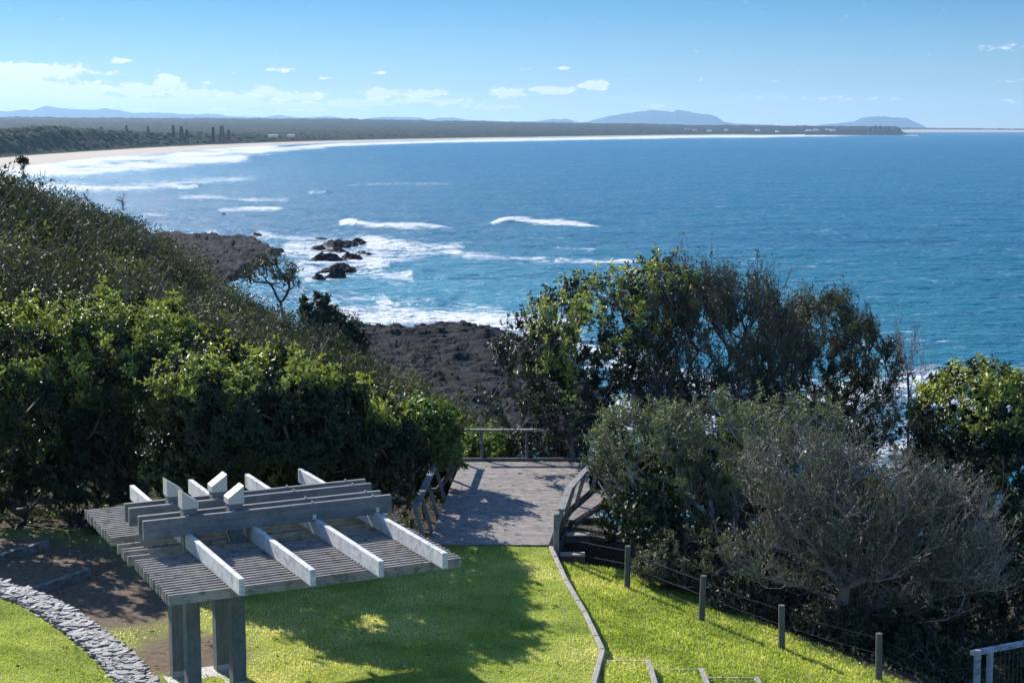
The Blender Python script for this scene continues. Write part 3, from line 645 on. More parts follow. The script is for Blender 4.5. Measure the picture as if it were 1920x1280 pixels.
# ------------------------------------------------------------------ pergola
GA = R_(26.3); GU = np.array([-math.sin(GA), math.cos(GA)]); GS = np.array([math.cos(GA), math.sin(GA)])
def gp(s_, r_, z): q = GS * s_ + GU * r_; return (q[0], q[1], z)
def gbox(mb, s0, s1, r0, r1, z0, z1):
    mb.hexa([gp(s0, r0, z0), gp(s1, r0, z0), gp(s1, r1, z0), gp(s0, r1, z0), gp(s0, r0, z1), gp(s1, r0, z1), gp(s1, r1, z1), gp(s0, r1, z1)])
base = gp(8.0, 29.6, 0)
perg = empty('pergola', base, 'weathered grey timber pergola with slatted roof on four clustered posts', 'pergola')
ZS = 2.72
for (r0_, n_, st, s0, s1) in ((26.0, 17, .152, 6.40, 11.83), (28.78, 6, .185, 6.36, 11.86), (30.32, 17, .152, 6.38, 11.88)):
    b_ = MB()
    for i in range(n_):
        j = random.uniform(-.018, .018); q = r0_ + i * st
        if r0_ == 28.78 and i in (1, 4): continue
        gbox(b_, s0 + j, s1 + random.uniform(-.02, .02), q, q + .045, ZS + random.uniform(-.004, .004), ZS + .18)
    b_.build('slat_panel', M['slat'], perg, .004)
for i, s_ in enumerate((7.46, 8.72, 9.98, 11.20)):
    b_ = MB(); r0_ = 25.45; r1_ = 33.42; zt = 3.19; zb = ZS + .165
    c = [gp(s_, r0_, zb + .015), gp(s_ + .1, r0_, zb + .015), gp(s_ + .1, r1_, zb), gp(s_, r1_, zb), gp(s_, r0_, zt), gp(s_ + .1, r0_, zt), gp(s_ + .1, r1_, zt), gp(s_, r1_, zt)]
    b_.hexa(c); rf = b_.build('rafter', M['rafter'], perg, .008)
    for q in np.arange(26.02, 28.6, .152):
        h = MB(); gbox(h, s_ - .006, s_ - .001, q + .0, q + .035, ZS + .10, ZS + .20); h.build('hanger_strap', M['galv'], rf)
for i, (r0_, s0, s1) in enumerate(((28.80, 6.66, 11.58), (29.21, 6.67, 11.52), (29.93, 6.66, 11.60), (30.34, 6.67, 11.63))):
    b_ = MB(); gbox(b_, s0, s1, r0_, r0_ + .095, 3.16, 3.52); bm_ = b_.build('beam', M['beam'], perg, .008)
    for s_ in (7.5, 8.38, 9.95, 11.2):
        h = MB(); h.tube([gp(s_, r0_ + .05, 3.515), gp(s_, r0_ + .05, 3.55)], .022, 8); h.build('bolt', M['galv'], bm_)
    if i == 0:
        for s_ in (9.93, 11.24): h = MB(); gbox(h, s_, s_ + .075, r0_ - .012, r0_ - .002, 3.20, 3.30); h.build('bracket_plate', M['galv'], bm_)
for (s_, r_, hi) in ((7.44, 28.92, 0), (7.44, 30.05, 0), (8.32, 28.92, 1), (8.32, 30.05, 1)):
    b_ = MB(); w_ = .27; gbox(b_, s_, s_ + w_, r_, r_ + w_, -.25, 3.72); pst = b_.build('post', M['post'], perg, .012)
    zl, zh = (3.98, 3.76) if not hi else (3.76, 3.98)
    o_ = .02
    V = [gp(s_ - o_, r_ - o_, 3.64), gp(s_ + w_ + o_, r_ - o_, 3.64), gp(s_ + w_ + o_, r_ + w_ + o_, 3.64), gp(s_ - o_, r_ + w_ + o_, 3.64),
         gp(s_ - o_, r_ - o_, zl), gp(s_ + w_ + o_, r_ - o_, zh), gp(s_ + w_ + o_, r_ + w_ + o_, zh), gp(s_ - o_, r_ + w_ + o_, zl)]
    b_ = MB(); b_.hexa(V); b_.build('post_cap', M['cap'], pst, .004)
    b_ = MB(); gbox(b_, s_ + .02, s_ + w_ - .02, r_ - .012, r_ - .002, 0.0, .14); b_.build('base_plate', M['galv'], pst)
b_ = MB(); gbox(b_, 7.3, 8.72, 28.8, 30.45, -.2, .0); b_.build('footing', M['galv'], perg)

# ------------------------------------------------------------------ lookout deck with railings
deck = empty('lookout_deck', (0, 45, 0), 'grey board lookout deck with leaning rails reached from the lawn', 'deck')
lft = [(-2.17, 40.35), (-2.02, 43.2), (-1.85, 46.8), (-1.62, 50.7)]; rgt = [(.93, 40.12), (1.2, 42.5), (1.7, 44.7), (2.32, 46.7), (2.36, 50.75)]
LX_ = lambda y: np.interp(y, [q[1] for q in lft], [q[0] for q in lft]); RX_ = lambda y: np.interp(y, [q[1] for q in rgt], [q[0] for q in rgt])
b_ = MB(); y = 40.32
while y < 50.6:
    w_ = .138; z = .045 + random.uniform(-.003, .003); y1 = y + w_
    b_.hexa([(LX_(y), y, z - .035), (RX_(y), y - .08, z - .035), (RX_(y1), y1 - .08, z - .035), (LX_(y1), y1, z - .035), (LX_(y), y, z), (RX_(y), y - .08, z), (RX_(y1), y1 - .08, z), (LX_(y1), y1, z)])
    y += .146
b_.build('deck_boards', M['deck'], deck, .003)
b_ = MB()
for a, c in zip(rgt, rgt[1:]): b_.beam((a[0] - .02, a[1], -.12), (c[0] - .02, c[1], -.12), .08, .24)
for a, c in zip(lft, lft[1:]): b_.beam((a[0] + .02, a[1], -.12), (c[0] + .02, c[1], -.12), .08, .24)
b_.beam((-1.62, 50.7, -.12), (2.36, 50.75, -.12), .08, .24)
for x_ in (-1.0, 0, 1.0): b_.beam((x_, 40.4, -.14), (x_ + .6, 50.6, -.14), .08, .2)
b_.build('bearer', M['rail'], deck)
def railing(pts, out, posts, zt=1.0, label=None):
    """pts: deck edge points; the top leans outward"""
    P = [Vector((x, y, 0)) for x, y in pts]; T = []
    for i, p in enumerate(P):
        d = (P[min(i + 1, len(P) - 1)] - P[max(i - 1, 0)]).normalized(); nv = Vector((d.y, -d.x, 0)) * out
        T.append(p + nv * .34 + Vector((0, 0, zt)))
    b_ = MB()
    for a, c in zip(T, T[1:]):
        d = (c - a).normalized() * .03; b_.beam(a - d * 0, c + d, .19, .055)
    tr = b_.build('top_rail', M['rail'], deck, .006)
    for f in posts:
        i = min(int(f), len(P) - 2); u = f - i; p = P[i].lerp(P[i + 1], u); t = T[i].lerp(T[i + 1], u)
        b_ = MB(); b_.beam(p + Vector((0, 0, -.3)), t - Vector((0, 0, .03)), .095, .095, up=(P[i + 1] - P[i]).normalized()); b_.build('rail_post', M['rail'], deck, .004)
    return T
railing(lft, -1, [.02, .55, 1.1, 1.7, 2.3, 2.97])
railing(rgt[:4], 1, [.03, .75, 1.4, 2.1, 2.95])
bk = [(-1.62, 50.7), (2.36, 50.75)]; railing(bk, -1, [.16, .53, .9])
b_ = MB(); b_.beam((-1.6, 50.72, .10), (2.3, 50.77, .10), .05, .09); b_.build('kick_rail', M['rail'], deck)
bal = MB()
for x_ in np.arange(.25, 2.3, .13): bal.tube([(x_, 50.75, .1), (x_, 51.0, .95)], .009, 5)
bal.build('baluster', M['wire'], deck)
# boardwalk off the right side and the tall post
b_ = MB()
for i in range(34):
    f = i / 33; x0 = 1.50 + 1.6 * f; y0 = 43.5 + 4.7 * f; z = -.08 + .10 * f
    b_.beam((x0, y0, z), (x0 + .24 + .5 * f, y0 - .1, z), .14, .03)
for (dx, dy) in ((.24, -.1),): b_.beam((1.50 + dx, 43.4 + dy, -.19), (3.1 + dx * 3, 48.1 + dy, -.08), .05, .16)
side = empty('side_ramp', (1.4, 42, 0), 'narrow board ramp running beside the right rail of the deck', 'ramp'); ob = b_.build('ramp_boards', M['deck'], None); ob.data.transform(__import__('mathutils').Matrix.Translation(-side.location)); ob.parent = side
t = empty('tall_post', (1.13, 39.75, 0), 'tall square post at the near end of the right deck rail', 'post')
b_ = MB(); b_.box(1.06, 1.20, 39.68, 39.82, -.4, .98); b_.build('shaft', M['rail'], t, .006)
b_ = MB(); b_.tube([(1.13, 39.66, .8), (1.13, 39.84, .8)], .012, 6); b_.build('bolt', M['galv'], t)
# open flight of steps right of the deck
st = empty('timber_steps', (1.5, 41, -.5), 'open timber steps with pale nosings climbing right of the deck', 'steps')
for i, (px0, px1, py, z) in enumerate(((1050, 1097, 1040, -.45), (1062, 1106, 1003, -.32), (1092, 1132, 970, -.18), (1112, 1154, 941, -.05))):
    a = unp(px0, py, z); c = unp(px1, py, z); b_ = MB(); b_.beam(a, c, .14, .05); b_.beam(a + [0, .16, 0], c + [0, .16, 0], .12, .05); tr = b_.build('tread', M['edge'], st, .004)
    b_ = MB(); b_.beam(a + [0, .05, -.13], c + [0, .05, -.13], .05, .18); b_.build('bearer', M['fence'], tr)
b_ = MB(); a = unp(1048, 1030, -.55); c = unp(1098, 925, -.1); b_.beam(a, c, .06, .2); b_.build('stringer', M['fence'], st)

# ------------------------------------------------------------------ timber edging, turf steps, left terraces
te = empty('timber_edging', (1.3, 34, 0), 'long pale timber edging between the upper and lower lawn', 'edging'); EP = [(x, y, .0) for x, y in edge]
for a, c in zip(EP, EP[1:]):
    b_ = MB(); a = Vector(a); c = Vector(c); n_ = 3 if (a - c).length > 2.4 else 2
    for j in range(n_):
        p = a.lerp(c, j / n_); q = a.lerp(c, (j + 1) / n_ - .012); b_.beam(p + Vector((0.02, 0, -.08 + random.uniform(-.008, .008))), q + Vector((0.02, 0, -.08 + random.uniform(-.008, .008))), .105, .26)
    b_.build('edging_board', M['edge'], te, .01)
for i, (px0, px1, py0, zz) in enumerate(((1128, 1215, 1240, -.05), (1222, 1315, 1256, -.22), (1325, 1418, 1272, -.40))):
    a = unp(px0, py0, zz); c = unp(px1, py0, zz); nm = ['highest', 'middle', 'lowest'][i]
    t = empty('turf_step', (c[0], c[1], zz), '%s of three turf steps framed with pale sleepers' % nm, 'step', 'turf steps on the lower lawn')
    b_ = MB(); b_.beam((a[0], a[1] + .03, zz - .03), (c[0], c[1] + .03, zz - .03), .05, .10); b_.build('rear_board', M['edge'], t, .004)
    b_ = MB(); b_.beam((c[0], c[1] + .05, zz - .07), (c[0] + .06, c[1] - 3.5, zz - .07), .11, .22); b_.build('riser_board', M['edge'], t, .006)
for i, (a, c) in enumerate((((-11.3, 35.44), (-10.2, 37.5)), ((-12.8, 37.72), (-11.8, 39.57)))):
    z = .16 * (i + 1) - .04; b_ = MB(); b_.beam((a[0], a[1], z - .05), (c[0], c[1], z - .05), .16, .24)
    tag(b_.build('timber_sleeper', M['rail'], None, .012), ['nearer dark sleeper holding the shaded dirt terrace', 'farther sleeper at the left edge above the other'][i], 'sleeper', 'sleepers across the shaded path')

# ------------------------------------------------------------------ slate wall
m, k, b, o = new_mat('slate'); t_ = attr(k, 'tint'); n_ = k.noise(pos(k), 12, 5, .6)
c = k.ramp(t_, [(0, (.14, .135, .13)), (.4, (.28, .27, .255)), (.75, (.44, .425, .40)), (1, (.42, .34, .27))])
k.put(b.inputs['Base Color'], k.mix(.5, c, k.mix(n_, (.12, .115, .11, 1), (.48, .465, .44, 1)))); b.inputs['Roughness'].default_value = .7; bump(k, b, n_, .4, .02); M['slate'] = m
wall = empty('slate_wall', (wallc[3][0], wallc[3][1], 0), 'curved low wall capped with rough grey slate pieces', 'wall')
seg = np.linalg.norm(np.diff(wallc, axis=0), axis=1); cum = np.r_[0, np.cumsum(seg)]
def wpt(s_):
    x_ = np.interp(s_, cum, wallc[:, 0]); y_ = np.interp(s_, cum, wallc[:, 1]); d = np.array([np.interp(s_ + .1, cum, wallc[:, 0]) - np.interp(s_ - .1, cum, wallc[:, 0]), np.interp(s_ + .1, cum, wallc[:, 1]) - np.interp(s_ - .1, cum, wallc[:, 1])]); d /= np.linalg.norm(d); return np.array([x_, y_]), d
b_ = MB()
for s_ in np.arange(.2, cum[-1] - .5, .4):
    p, d = wpt(s_); q, e = wpt(s_ + .4); nv = np.array([-d[1], d[0]]); ne = np.array([-e[1], e[0]])
    b_.hexa([(*(p - nv * .2), -.3), (*(q - ne * .2), -.3), (*(q + ne * .2), -.3), (*(p + nv * .2), -.3), (*(p - nv * .2), .33), (*(q - ne * .2), .33), (*(q + ne * .2), .33), (*(p + nv * .2), .33)])
b_.build('wall_core', M['rock'], wall)
def stones(name, N, fn):
    V = []; Fc = []; T = []
    for i in range(N):
        c0, ln, wd, th, ang, tl = fn(i); n = random.choice((5, 6, 6, 7)); base_ = len(V); tv = random.random()
        for lev in (0, 1):
            for j in range(n):
                t = 2 * math.pi * j / n + random.uniform(-.25, .25) * (1 - lev); rr_ = 1 if lev == 0 else .96
                if lev == 1: x_, y_, z_ = V[base_ + j]; V.append((x_ + random.uniform(-.005, .005), y_ + random.uniform(-.005, .005), z_ + th)); T.append(tv); continue
                u = math.cos(t) * ln * random.uniform(.8, 1.15); v = math.sin(t) * wd * random.uniform(.8, 1.15)
                x_ = u * math.cos(ang) - v * math.sin(ang); y_ = u * math.sin(ang) + v * math.cos(ang)
                V.append((c0[0] + x_, c0[1] + y_, c0[2] + x_ * tl[0] + y_ * tl[1])); T.append(tv)
        Fc.append([base_ + n + j for j in range(n)]); Fc += [[base_ + j, base_ + (j + 1) % n, base_ + n + (j + 1) % n, base_ + n + j] for j in range(n)]
    return V, Fc, T
def capf(i):
    s_ = random.uniform(.1, cum[-1] - .1); p, d = wpt(s_); o_ = random.uniform(-.30, .30); nv = np.array([-d[1], d[0]]); q = p + nv * o_
    return ((q[0], q[1], .33 + random.uniform(0, .10) - abs(o_) * .08), random.uniform(.05, .17), random.uniform(.035, .10), random.uniform(.02, .05), math.atan2(d[1], d[0]) + random.uniform(-.6, .6) + 1.4, (random.uniform(-.17, .17), random.uniform(-.17, .17)))
V, Fc, T = stones('cap', 2300, capf); mesh_obj('cap_stones', np.array(V), Fc, M['slate'], wall, attrs={'tint': T})
def facef(i):
    s_ = random.uniform(.1, cum[-1] - .1); p, d = wpt(s_); sg = random.choice((-1, 1)); nv = np.array([-d[1], d[0]]) * sg; q = p + nv * (.20 + random.uniform(-.02, .07))
    return ((q[0], q[1], random.uniform(-.05, .33)), random.uniform(.08, .2), random.uniform(.06, .12), random.uniform(.03, .06), math.atan2(d[1], d[0]) + random.uniform(-.3, .3), (random.uniform(-.1, .1), random.uniform(-.1, .1)))
V, Fc, T = stones('face', 1800, facef); mesh_obj('face_stones', np.array(V), Fc, M['slate'], wall, attrs={'tint': T})

# ------------------------------------------------------------------ post and wire fences
fn = empty('post_and_wire_fence', (4.5, 36.9, -.8), 'dark post and wire fence along the foot of the lower lawn', 'fence'); tops = []
for (px, pt, pb_) in ((1176, 1020, 1102), (1315, 1075, 1162), (1466, 1130, 1215), (1648, 1182, 1275)):
    z = -.5
    for _ in range(12):
        p = unp(px, pb_, z); z = .5 * z + .5 * float(ground(p[0], p[1]))
    s_ = F / p[1]; hgt = (pb_ - pt) / s_ * 1.02; b_ = MB()
    b_.tube([(p[0], p[1], z - .2), (p[0] + random.uniform(-.04, .04), p[1], z + hgt)], .075, 12, .07); b_.build('fence_post', M['fence'], fn, smooth=False); tops.append(Vector((p[0], p[1], z + hgt)))
tops = [Vector((1.15, 39.7, .55))] + tops + [Vector((9.6, 31.9, -.6))]
for dz in (.12, .45, .75):
    b_ = MB()
    for a, c in zip(tops, tops[1:]): b_.tube([a - Vector((0, 0, dz)), a.lerp(c, .5) - Vector((0, 0, dz + .03)), c - Vector((0, 0, dz))], .004, 5)
    b_.build('wire', M['wire'], fn)
z0 = float(ground(np.array(-12.1), np.array(44.2)))
b_ = MB(); p = at(208, 946, 44.2); q = at(208, 884, 44.2); b_.tube([tuple(p - [0, 0, .3]), tuple(q)], .07, 12); tag(b_.build('wooden_post', M['fence']), 'lone round post in the deep shade behind the pergola', 'post')
p = at(772, 985, 40.6); b_ = MB(); b_.box(p[0] - .05, p[0] + .05, p[1] - .05, p[1] + .05, -.1, .62); tag(b_.build('wooden_post', M['fence'], None, .004), 'short square post by the near end of the left deck rail', 'post')

# railing in the bottom right corner
rr0 = empty('stair_railing', (9.6, 31.7, -1.5), 'blue grey flaking timber railing with wires in the lower right corner', 'railing')
a = unp(1822, 1224, -.25); c = unp(1990, 1192, -.25)
M['bluerail'] = timber('flaking_rail', (.16, .18, .21), (.46, .50, .56), 0, spot=(.12, .13, .14))
b_ = MB(); b_.beam(a, c, .13, .10); b_.build('top_rail', M['bluerail'], rr0, .012)
for px in (1833, 1856):
    f = (px - 1822) / 168; p = a + (c - a) * f; b_ = MB(); b_.tube([(p[0], p[1], -2.2), (p[0], p[1], -.30)], .075 if px == 1833 else .07, 12); b_.build('rail_post', M['bluerail'], rr0)
b_ = MB()
for f in np.linspace(.27, 1, 16): p = a + (c - a) * f; b_.tube([(p[0], p[1] , -1.9), (p[0], p[1], -.3)], .007, 5)
b_.build('wire_infill', M['wire'], rr0)

# ------------------------------------------------------------------ plants
def segs(name, P0, P1, R0, R1, mat, parent, n=3, rg=RNG, smooth=True):
    D = nrm(P1 - P0); ref = np.where(np.abs(D[:, 2:3]) > .9, [[1., 0, 0]], [[0, 0, 1.]]); A = nrm(np.cross(D, ref)); B = np.cross(D, A)
    th = np.arange(n) * 2 * np.pi / n; ring = A[:, None] * np.cos(th)[None, :, None] + B[:, None] * np.sin(th)[None, :, None]
    V = np.concatenate([P0[:, None] + ring * R0[:, None, None], P1[:, None] + ring * R1[:, None, None]], 1).reshape(-1, 3)
    i = np.arange(len(P0))[:, None] * 2 * n; j = np.arange(n); q = np.stack([j, (j + 1) % n, (j + 1) % n + n, j + n], -1)
    Fc = (i[:, :, None] + q[None]).reshape(-1, 4)
    return mesh_obj(name, V, Fc, mat, parent, smooth=smooth)
def env_pts(env, n, rg, shell=.72, low=-.35):
    """points near the skin of a union of ellipsoids. env rows: centre px, py, range, half width px, half height px, half depth m"""
    E = []
    for (px, py, r, wx, wy, wd) in env: c_ = at(px, py, r); E.append([*c_, wx * r / F, wd, wy * r / F])
    E = np.array(E); area = (E[:, 3] * E[:, 5]) ** .9 * np.sqrt(E[:, 4]); pr = area / area.sum(); out = []
    while sum(map(len, out)) < n:
        kx = rg.choice(len(E), n, p=pr); u = nrm(rg.normal(size=(n, 3))); rad = shell + (1 - shell) * rg.random(n) ** .5
        u = u[:]; P = E[kx, :3] + u * E[kx][:, [3, 4, 5]] * rad[:, None] * (1 + .14 * (rg.random(n)[:, None] - .5))
        ok = u[:, 2] > low - .5 * (rg.random(n) < .15)
        for j in range(len(E)):
            q = (P - E[j, :3]) / E[j, [3, 4, 5]]; ok &= ((q ** 2).sum(1) > (shell * .93) ** 2) | (kx == j)
        out.append(np.c_[P, nrm(P - E[kx, :3])][ok])
    return np.vstack(out)[:n], E
def skeleton(base, A, rg, step=.45, up=.3, lean=None):
    """branching skeleton reaching every attractor point"""
    N = [np.array(base, float)]; par = [-1]
    cen = A[:, :3].mean(0); first = base + (cen - base) * .25 + np.array([0, 0, .2])
    if lean is not None: first = np.array(lean, float)
    k0 = max(2, int(np.linalg.norm(first - base) / step))
    for i in range(1, k0 + 1):
        N.append(base + (first - base) * i / k0 + rg.normal(size=3) * .04); par.append(len(N) - 2)
    NP = np.zeros((len(A) * 14 + 50, 3)); cnt = len(N); NP[:cnt] = N; par = par + [0] * 0; dist0 = np.linalg.norm(A[:, :3] - base, axis=1)
    depth = np.zeros(len(NP)); depth[:cnt] = np.arange(cnt) * step
    for ai in np.argsort(dist0 * (1 + .25 * rg.random(len(A)))):
        a = A[ai, :3]; d = np.linalg.norm(NP[1:cnt] - a, axis=1); w = d + .28 * depth[1:cnt] ; w = w + 2.0 * np.clip(NP[1:cnt, 2] - a[2] + .1, 0, 9)
        j = int(np.argmin(w)) + 1; dd = np.linalg.norm(NP[j] - a); ns = min(12, max(1, int(dd / step))); p0 = NP[j].copy()
        side_ = rg.normal(size=3) * dd * .10; side_[2] -= dd * up * .35; prev = j
        for s_ in range(1, ns + 1):
            t = s_ / ns; q = p0 + (a - p0) * t + side_ * math.sin(math.pi * t) + rg.normal(size=3) * .03
            if cnt >= len(NP): break
            NP[cnt] = q; par.append(prev); depth[cnt] = depth[prev] + dd / ns; prev = cnt; cnt += 1
    return NP[:cnt], np.array(par)
def tree(name, label, cat, env, base, seed, group=None, n=260, leaf=None, nl=0, ll=.14, wr=.38, tw=None, ntw=4, tl=.6, tr=.007, twig_up=.5, bark='bark', top=None, r0=.012, shell=.72, low=-.35, lean=None, spread=.6, ros=False, sub=2, tmax=.16, tbias=0., inner=.25):
    rg = np.random.default_rng(seed); A, E = env_pts(env, n, rg, shell, low); base = np.array(base, float)
    NP, par = skeleton(base, A, rg, lean=lean)
    R = np.zeros(len(NP)); leaf_n = np.ones(len(NP), bool); leaf_n[par[1:]] = False; acc = np.where(leaf_n, r0 ** 2.2, 0)
    for i in range(len(NP) - 1, 0, -1): acc[par[i]] += acc[i]
    R = np.minimum(acc ** (1 / 2.2), tmax); t = empty(name, tuple(base), label, cat, group)
    i = np.arange(1, len(NP)); thick = R[i] > .035
    if thick.any(): segs('trunk', NP[par[i[thick]]], NP[i[thick]], R[par[i[thick]]], R[i[thick]], M[bark], t, 8)
    tips = np.where(leaf_n)[0]; nt = len(tips)
    out = nrm(NP[tips] - NP[par[tips]]); src = np.repeat(tips, ntw); cenm = E[:, :3].mean(0)
    # twigs spring from the tips and from the last nodes before them
    back_ = par[src]; u = rg.random(len(src))[:, None]; P0 = NP[src] * u + NP[back_] * (1 - u)
    k_in = rg.random(len(src)) < inner; b2_ = par[np.maximum(back_, 1)]; P0[k_in] = NP[b2_[k_in]]
    D = nrm(np.repeat(out, ntw, 0) * .7 + nrm(P0 - cenm) * .5 + rg.normal(size=(len(src), 3)) * spread + [0, 0, twig_up]); L = tl * (.5 + rg.random(len(src)) * .9)
    mid = P0 + D * L[:, None] * .5 + rg.normal(size=D.shape) * .04 * L[:, None]; D2 = nrm(D + [0, 0, twig_up * .5] + rg.normal(size=D.shape) * .25); P2 = mid + D2 * L[:, None] * .5
    S0 = [NP[par[i[~thick]]], P0, mid]; S1 = [NP[i[~thick]], mid, P2]; o1 = np.full(len(src), tr); Ra = [R[par[i[~thick]]].clip(0, .04), o1, o1 * .75]; Rb = [R[i[~thick]], o1 * .75, o1 * .35]
    tipP = [P2]; tipD = [D2]; st0 = [P0, mid]; st1 = [mid, P2]
    for s_ in range(sub):
        u = rg.random(len(src))[:, None]; q = mid * u + P2 * (1 - u) if s_ % 2 else P0 * u + mid * (1 - u); Dn = nrm(D + rg.normal(size=D.shape) * .7 + [0, 0, twig_up * .7]); e_ = q + Dn * (L * .45 * (.6 + .8 * rg.random(len(L))))[:, None]
        S0.append(q); S1.append(e_); Ra.append(o1 * .65); Rb.append(o1 * .3); tipP.append(e_); tipD.append(Dn); st0.append(q); st1.append(e_)
    segs('branches', np.vstack(S0), np.vstack(S1), np.concatenate(Ra), np.concatenate(Rb), M[tw or bark], t, 3)
    if nl:
        a = np.vstack(st0); c = np.vstack(st1); td = nrm(c - a); kx = rg.integers(0, len(a), nl); u = rg.random(nl) ** .6
        if ros: u = np.where(rg.random(nl) < .65, .8 + .2 * rg.random(nl), u)
        P = a[kx] + (c[kx] - a[kx]) * u[:, None] + rg.normal(size=(nl, 3)) * .012; Dl = nrm(td[kx] * .55 + rg.normal(size=(nl, 3)) * .75 + [0, 0, .1])
        tint = .5 * rg.random(nl) + .25 * vnoise(P[:, 0] * 1.2 + seed, P[:, 2] * 1.2 + P[:, 1], seed) + tbias
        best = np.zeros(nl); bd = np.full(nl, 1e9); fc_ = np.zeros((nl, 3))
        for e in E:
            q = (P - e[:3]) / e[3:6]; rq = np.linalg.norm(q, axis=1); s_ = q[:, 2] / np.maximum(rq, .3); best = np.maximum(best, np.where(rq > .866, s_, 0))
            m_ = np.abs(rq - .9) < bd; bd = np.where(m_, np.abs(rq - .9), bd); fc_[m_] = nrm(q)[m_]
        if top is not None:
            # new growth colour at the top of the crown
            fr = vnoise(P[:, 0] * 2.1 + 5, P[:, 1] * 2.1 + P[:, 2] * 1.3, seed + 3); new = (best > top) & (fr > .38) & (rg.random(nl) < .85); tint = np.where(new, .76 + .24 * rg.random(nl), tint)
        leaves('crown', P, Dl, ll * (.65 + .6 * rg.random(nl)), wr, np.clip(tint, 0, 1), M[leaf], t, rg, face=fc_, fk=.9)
    return t
def gb(px, py, r=None, dz=0):
    """a point on the ground under picture point px at range r"""
    x = (px - 960) / F * r / math.cos(PITCH) * 1.0; return (x, r, float(ground(np.array(x), np.array(float(r)))) + dz)
HG = 'glossy leaved shrubs massed behind the pergola'
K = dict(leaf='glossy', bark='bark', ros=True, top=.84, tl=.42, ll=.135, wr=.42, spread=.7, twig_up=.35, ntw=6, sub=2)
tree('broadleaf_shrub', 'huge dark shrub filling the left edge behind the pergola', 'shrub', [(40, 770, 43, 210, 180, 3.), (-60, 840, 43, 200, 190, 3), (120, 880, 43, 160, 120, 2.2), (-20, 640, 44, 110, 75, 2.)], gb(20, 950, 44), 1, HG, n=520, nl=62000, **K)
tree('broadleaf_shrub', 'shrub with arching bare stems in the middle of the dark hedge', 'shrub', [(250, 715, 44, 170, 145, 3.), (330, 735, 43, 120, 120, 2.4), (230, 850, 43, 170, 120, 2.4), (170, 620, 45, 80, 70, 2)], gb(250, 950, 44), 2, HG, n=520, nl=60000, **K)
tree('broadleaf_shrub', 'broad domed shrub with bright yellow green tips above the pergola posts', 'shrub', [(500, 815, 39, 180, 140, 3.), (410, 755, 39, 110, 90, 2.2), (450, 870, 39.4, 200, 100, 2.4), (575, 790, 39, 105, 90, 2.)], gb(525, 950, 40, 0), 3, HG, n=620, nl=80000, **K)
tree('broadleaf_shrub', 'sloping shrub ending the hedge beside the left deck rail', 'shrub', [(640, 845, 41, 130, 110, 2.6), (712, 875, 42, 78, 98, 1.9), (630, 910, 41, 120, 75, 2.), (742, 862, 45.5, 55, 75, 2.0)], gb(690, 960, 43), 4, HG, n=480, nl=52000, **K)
tree('young_shrub', 'light green leafy shrub crowding the back left corner of the deck', 'shrub', [(800, 815, 47, 48, 50, 1.2), (835, 850, 46.5, 30, 50, .9), (770, 790, 48, 30, 30, 1.)], (-2.6, 47, -1.), 5, None, n=120, leaf='lime', nl=6500, bark='bark', ros=True, tl=.4, ll=.16, wr=.5, ntw=4)
tree('young_shrub', 'light green shrub pushing up behind the back rail of the deck', 'shrub', [(915, 850, 52.5, 38, 32, .9), (880, 868, 52.5, 30, 22, .8)], (-.8, 52.6, -2.2), 6, None, n=90, leaf='lime', nl=4200, bark='bark', ros=True, tl=.4, ll=.16, wr=.5, ntw=4)
tree('low_shrub', 'dark low shrub behind the right half of the back deck rail', 'shrub', [(1010, 850, 52.8, 75, 30, 1.), (1070, 858, 52.6, 40, 25, .9)], (1.2, 52.8, -2.4), 16, None, n=110, leaf='glossy', nl=5200, bark='bark', tl=.4, ll=.14, wr=.4, ntw=4)
# ---- right hand side
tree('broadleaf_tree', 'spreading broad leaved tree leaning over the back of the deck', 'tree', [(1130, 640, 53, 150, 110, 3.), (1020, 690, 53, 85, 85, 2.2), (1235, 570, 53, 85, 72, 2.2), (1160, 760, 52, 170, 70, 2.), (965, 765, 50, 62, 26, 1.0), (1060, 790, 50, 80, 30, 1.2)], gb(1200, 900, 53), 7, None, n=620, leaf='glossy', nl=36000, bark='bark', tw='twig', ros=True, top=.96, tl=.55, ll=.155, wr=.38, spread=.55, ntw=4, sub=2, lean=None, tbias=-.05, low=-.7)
tree('twiggy_tree', 'tall grey twiggy tree with thin leaves rising at the middle of the right clump', 'tree', [(1350, 665, 52, 145, 135, 2.8), (1300, 580, 52, 90, 62, 2.), (1390, 585, 52, 90, 62, 2.), (1320, 780, 51, 150, 100, 2.2), (1440, 690, 52, 80, 110, 2)], gb(1350, 950, 50), 8, None, n=620, leaf='olive', nl=22000, bark='bark', tw='midtwig', tl=.85, ll=.13, wr=.34, spread=.4, twig_up=1.3, ntw=6, sub=3, tr=.011, low=-.6, inner=.4, shell=.5)
tree('dark_tree', 'dense brown black tree right of the grey twiggy one', 'tree', [(1540, 680, 54, 100, 115, 2.8), (1470, 660, 54, 60, 60, 2.), (1610, 710, 54, 72, 95, 2.2), (1560, 620, 54, 70, 55, 2), (1520, 730, 54, 100, 50, 2), (1590, 800, 53, 90, 60, 1.8), (1450, 800, 53, 80, 60, 1.8)], gb(1560, 950, 53), 9, None, n=560, leaf='olive', nl=26000, bark='browntwig', tw='browntwig', tl=.6, ll=.13, wr=.34, spread=.45, twig_up=.7, ntw=5, sub=3, tr=.009, low=-.5)
tree('bare_sapling', 'slender leafless sapling against the water between two dark crowns', 'tree', [(1697, 650, 55, 30, 50, .7), (1715, 690, 55, 30, 40, .6)], gb(1690, 950, 55), 10, None, n=46, bark='browntwig', tw='twig', tl=.7, spread=.3, twig_up=.9, ntw=5, sub=3, tr=.007, low=-1., shell=.3, r0=.010)
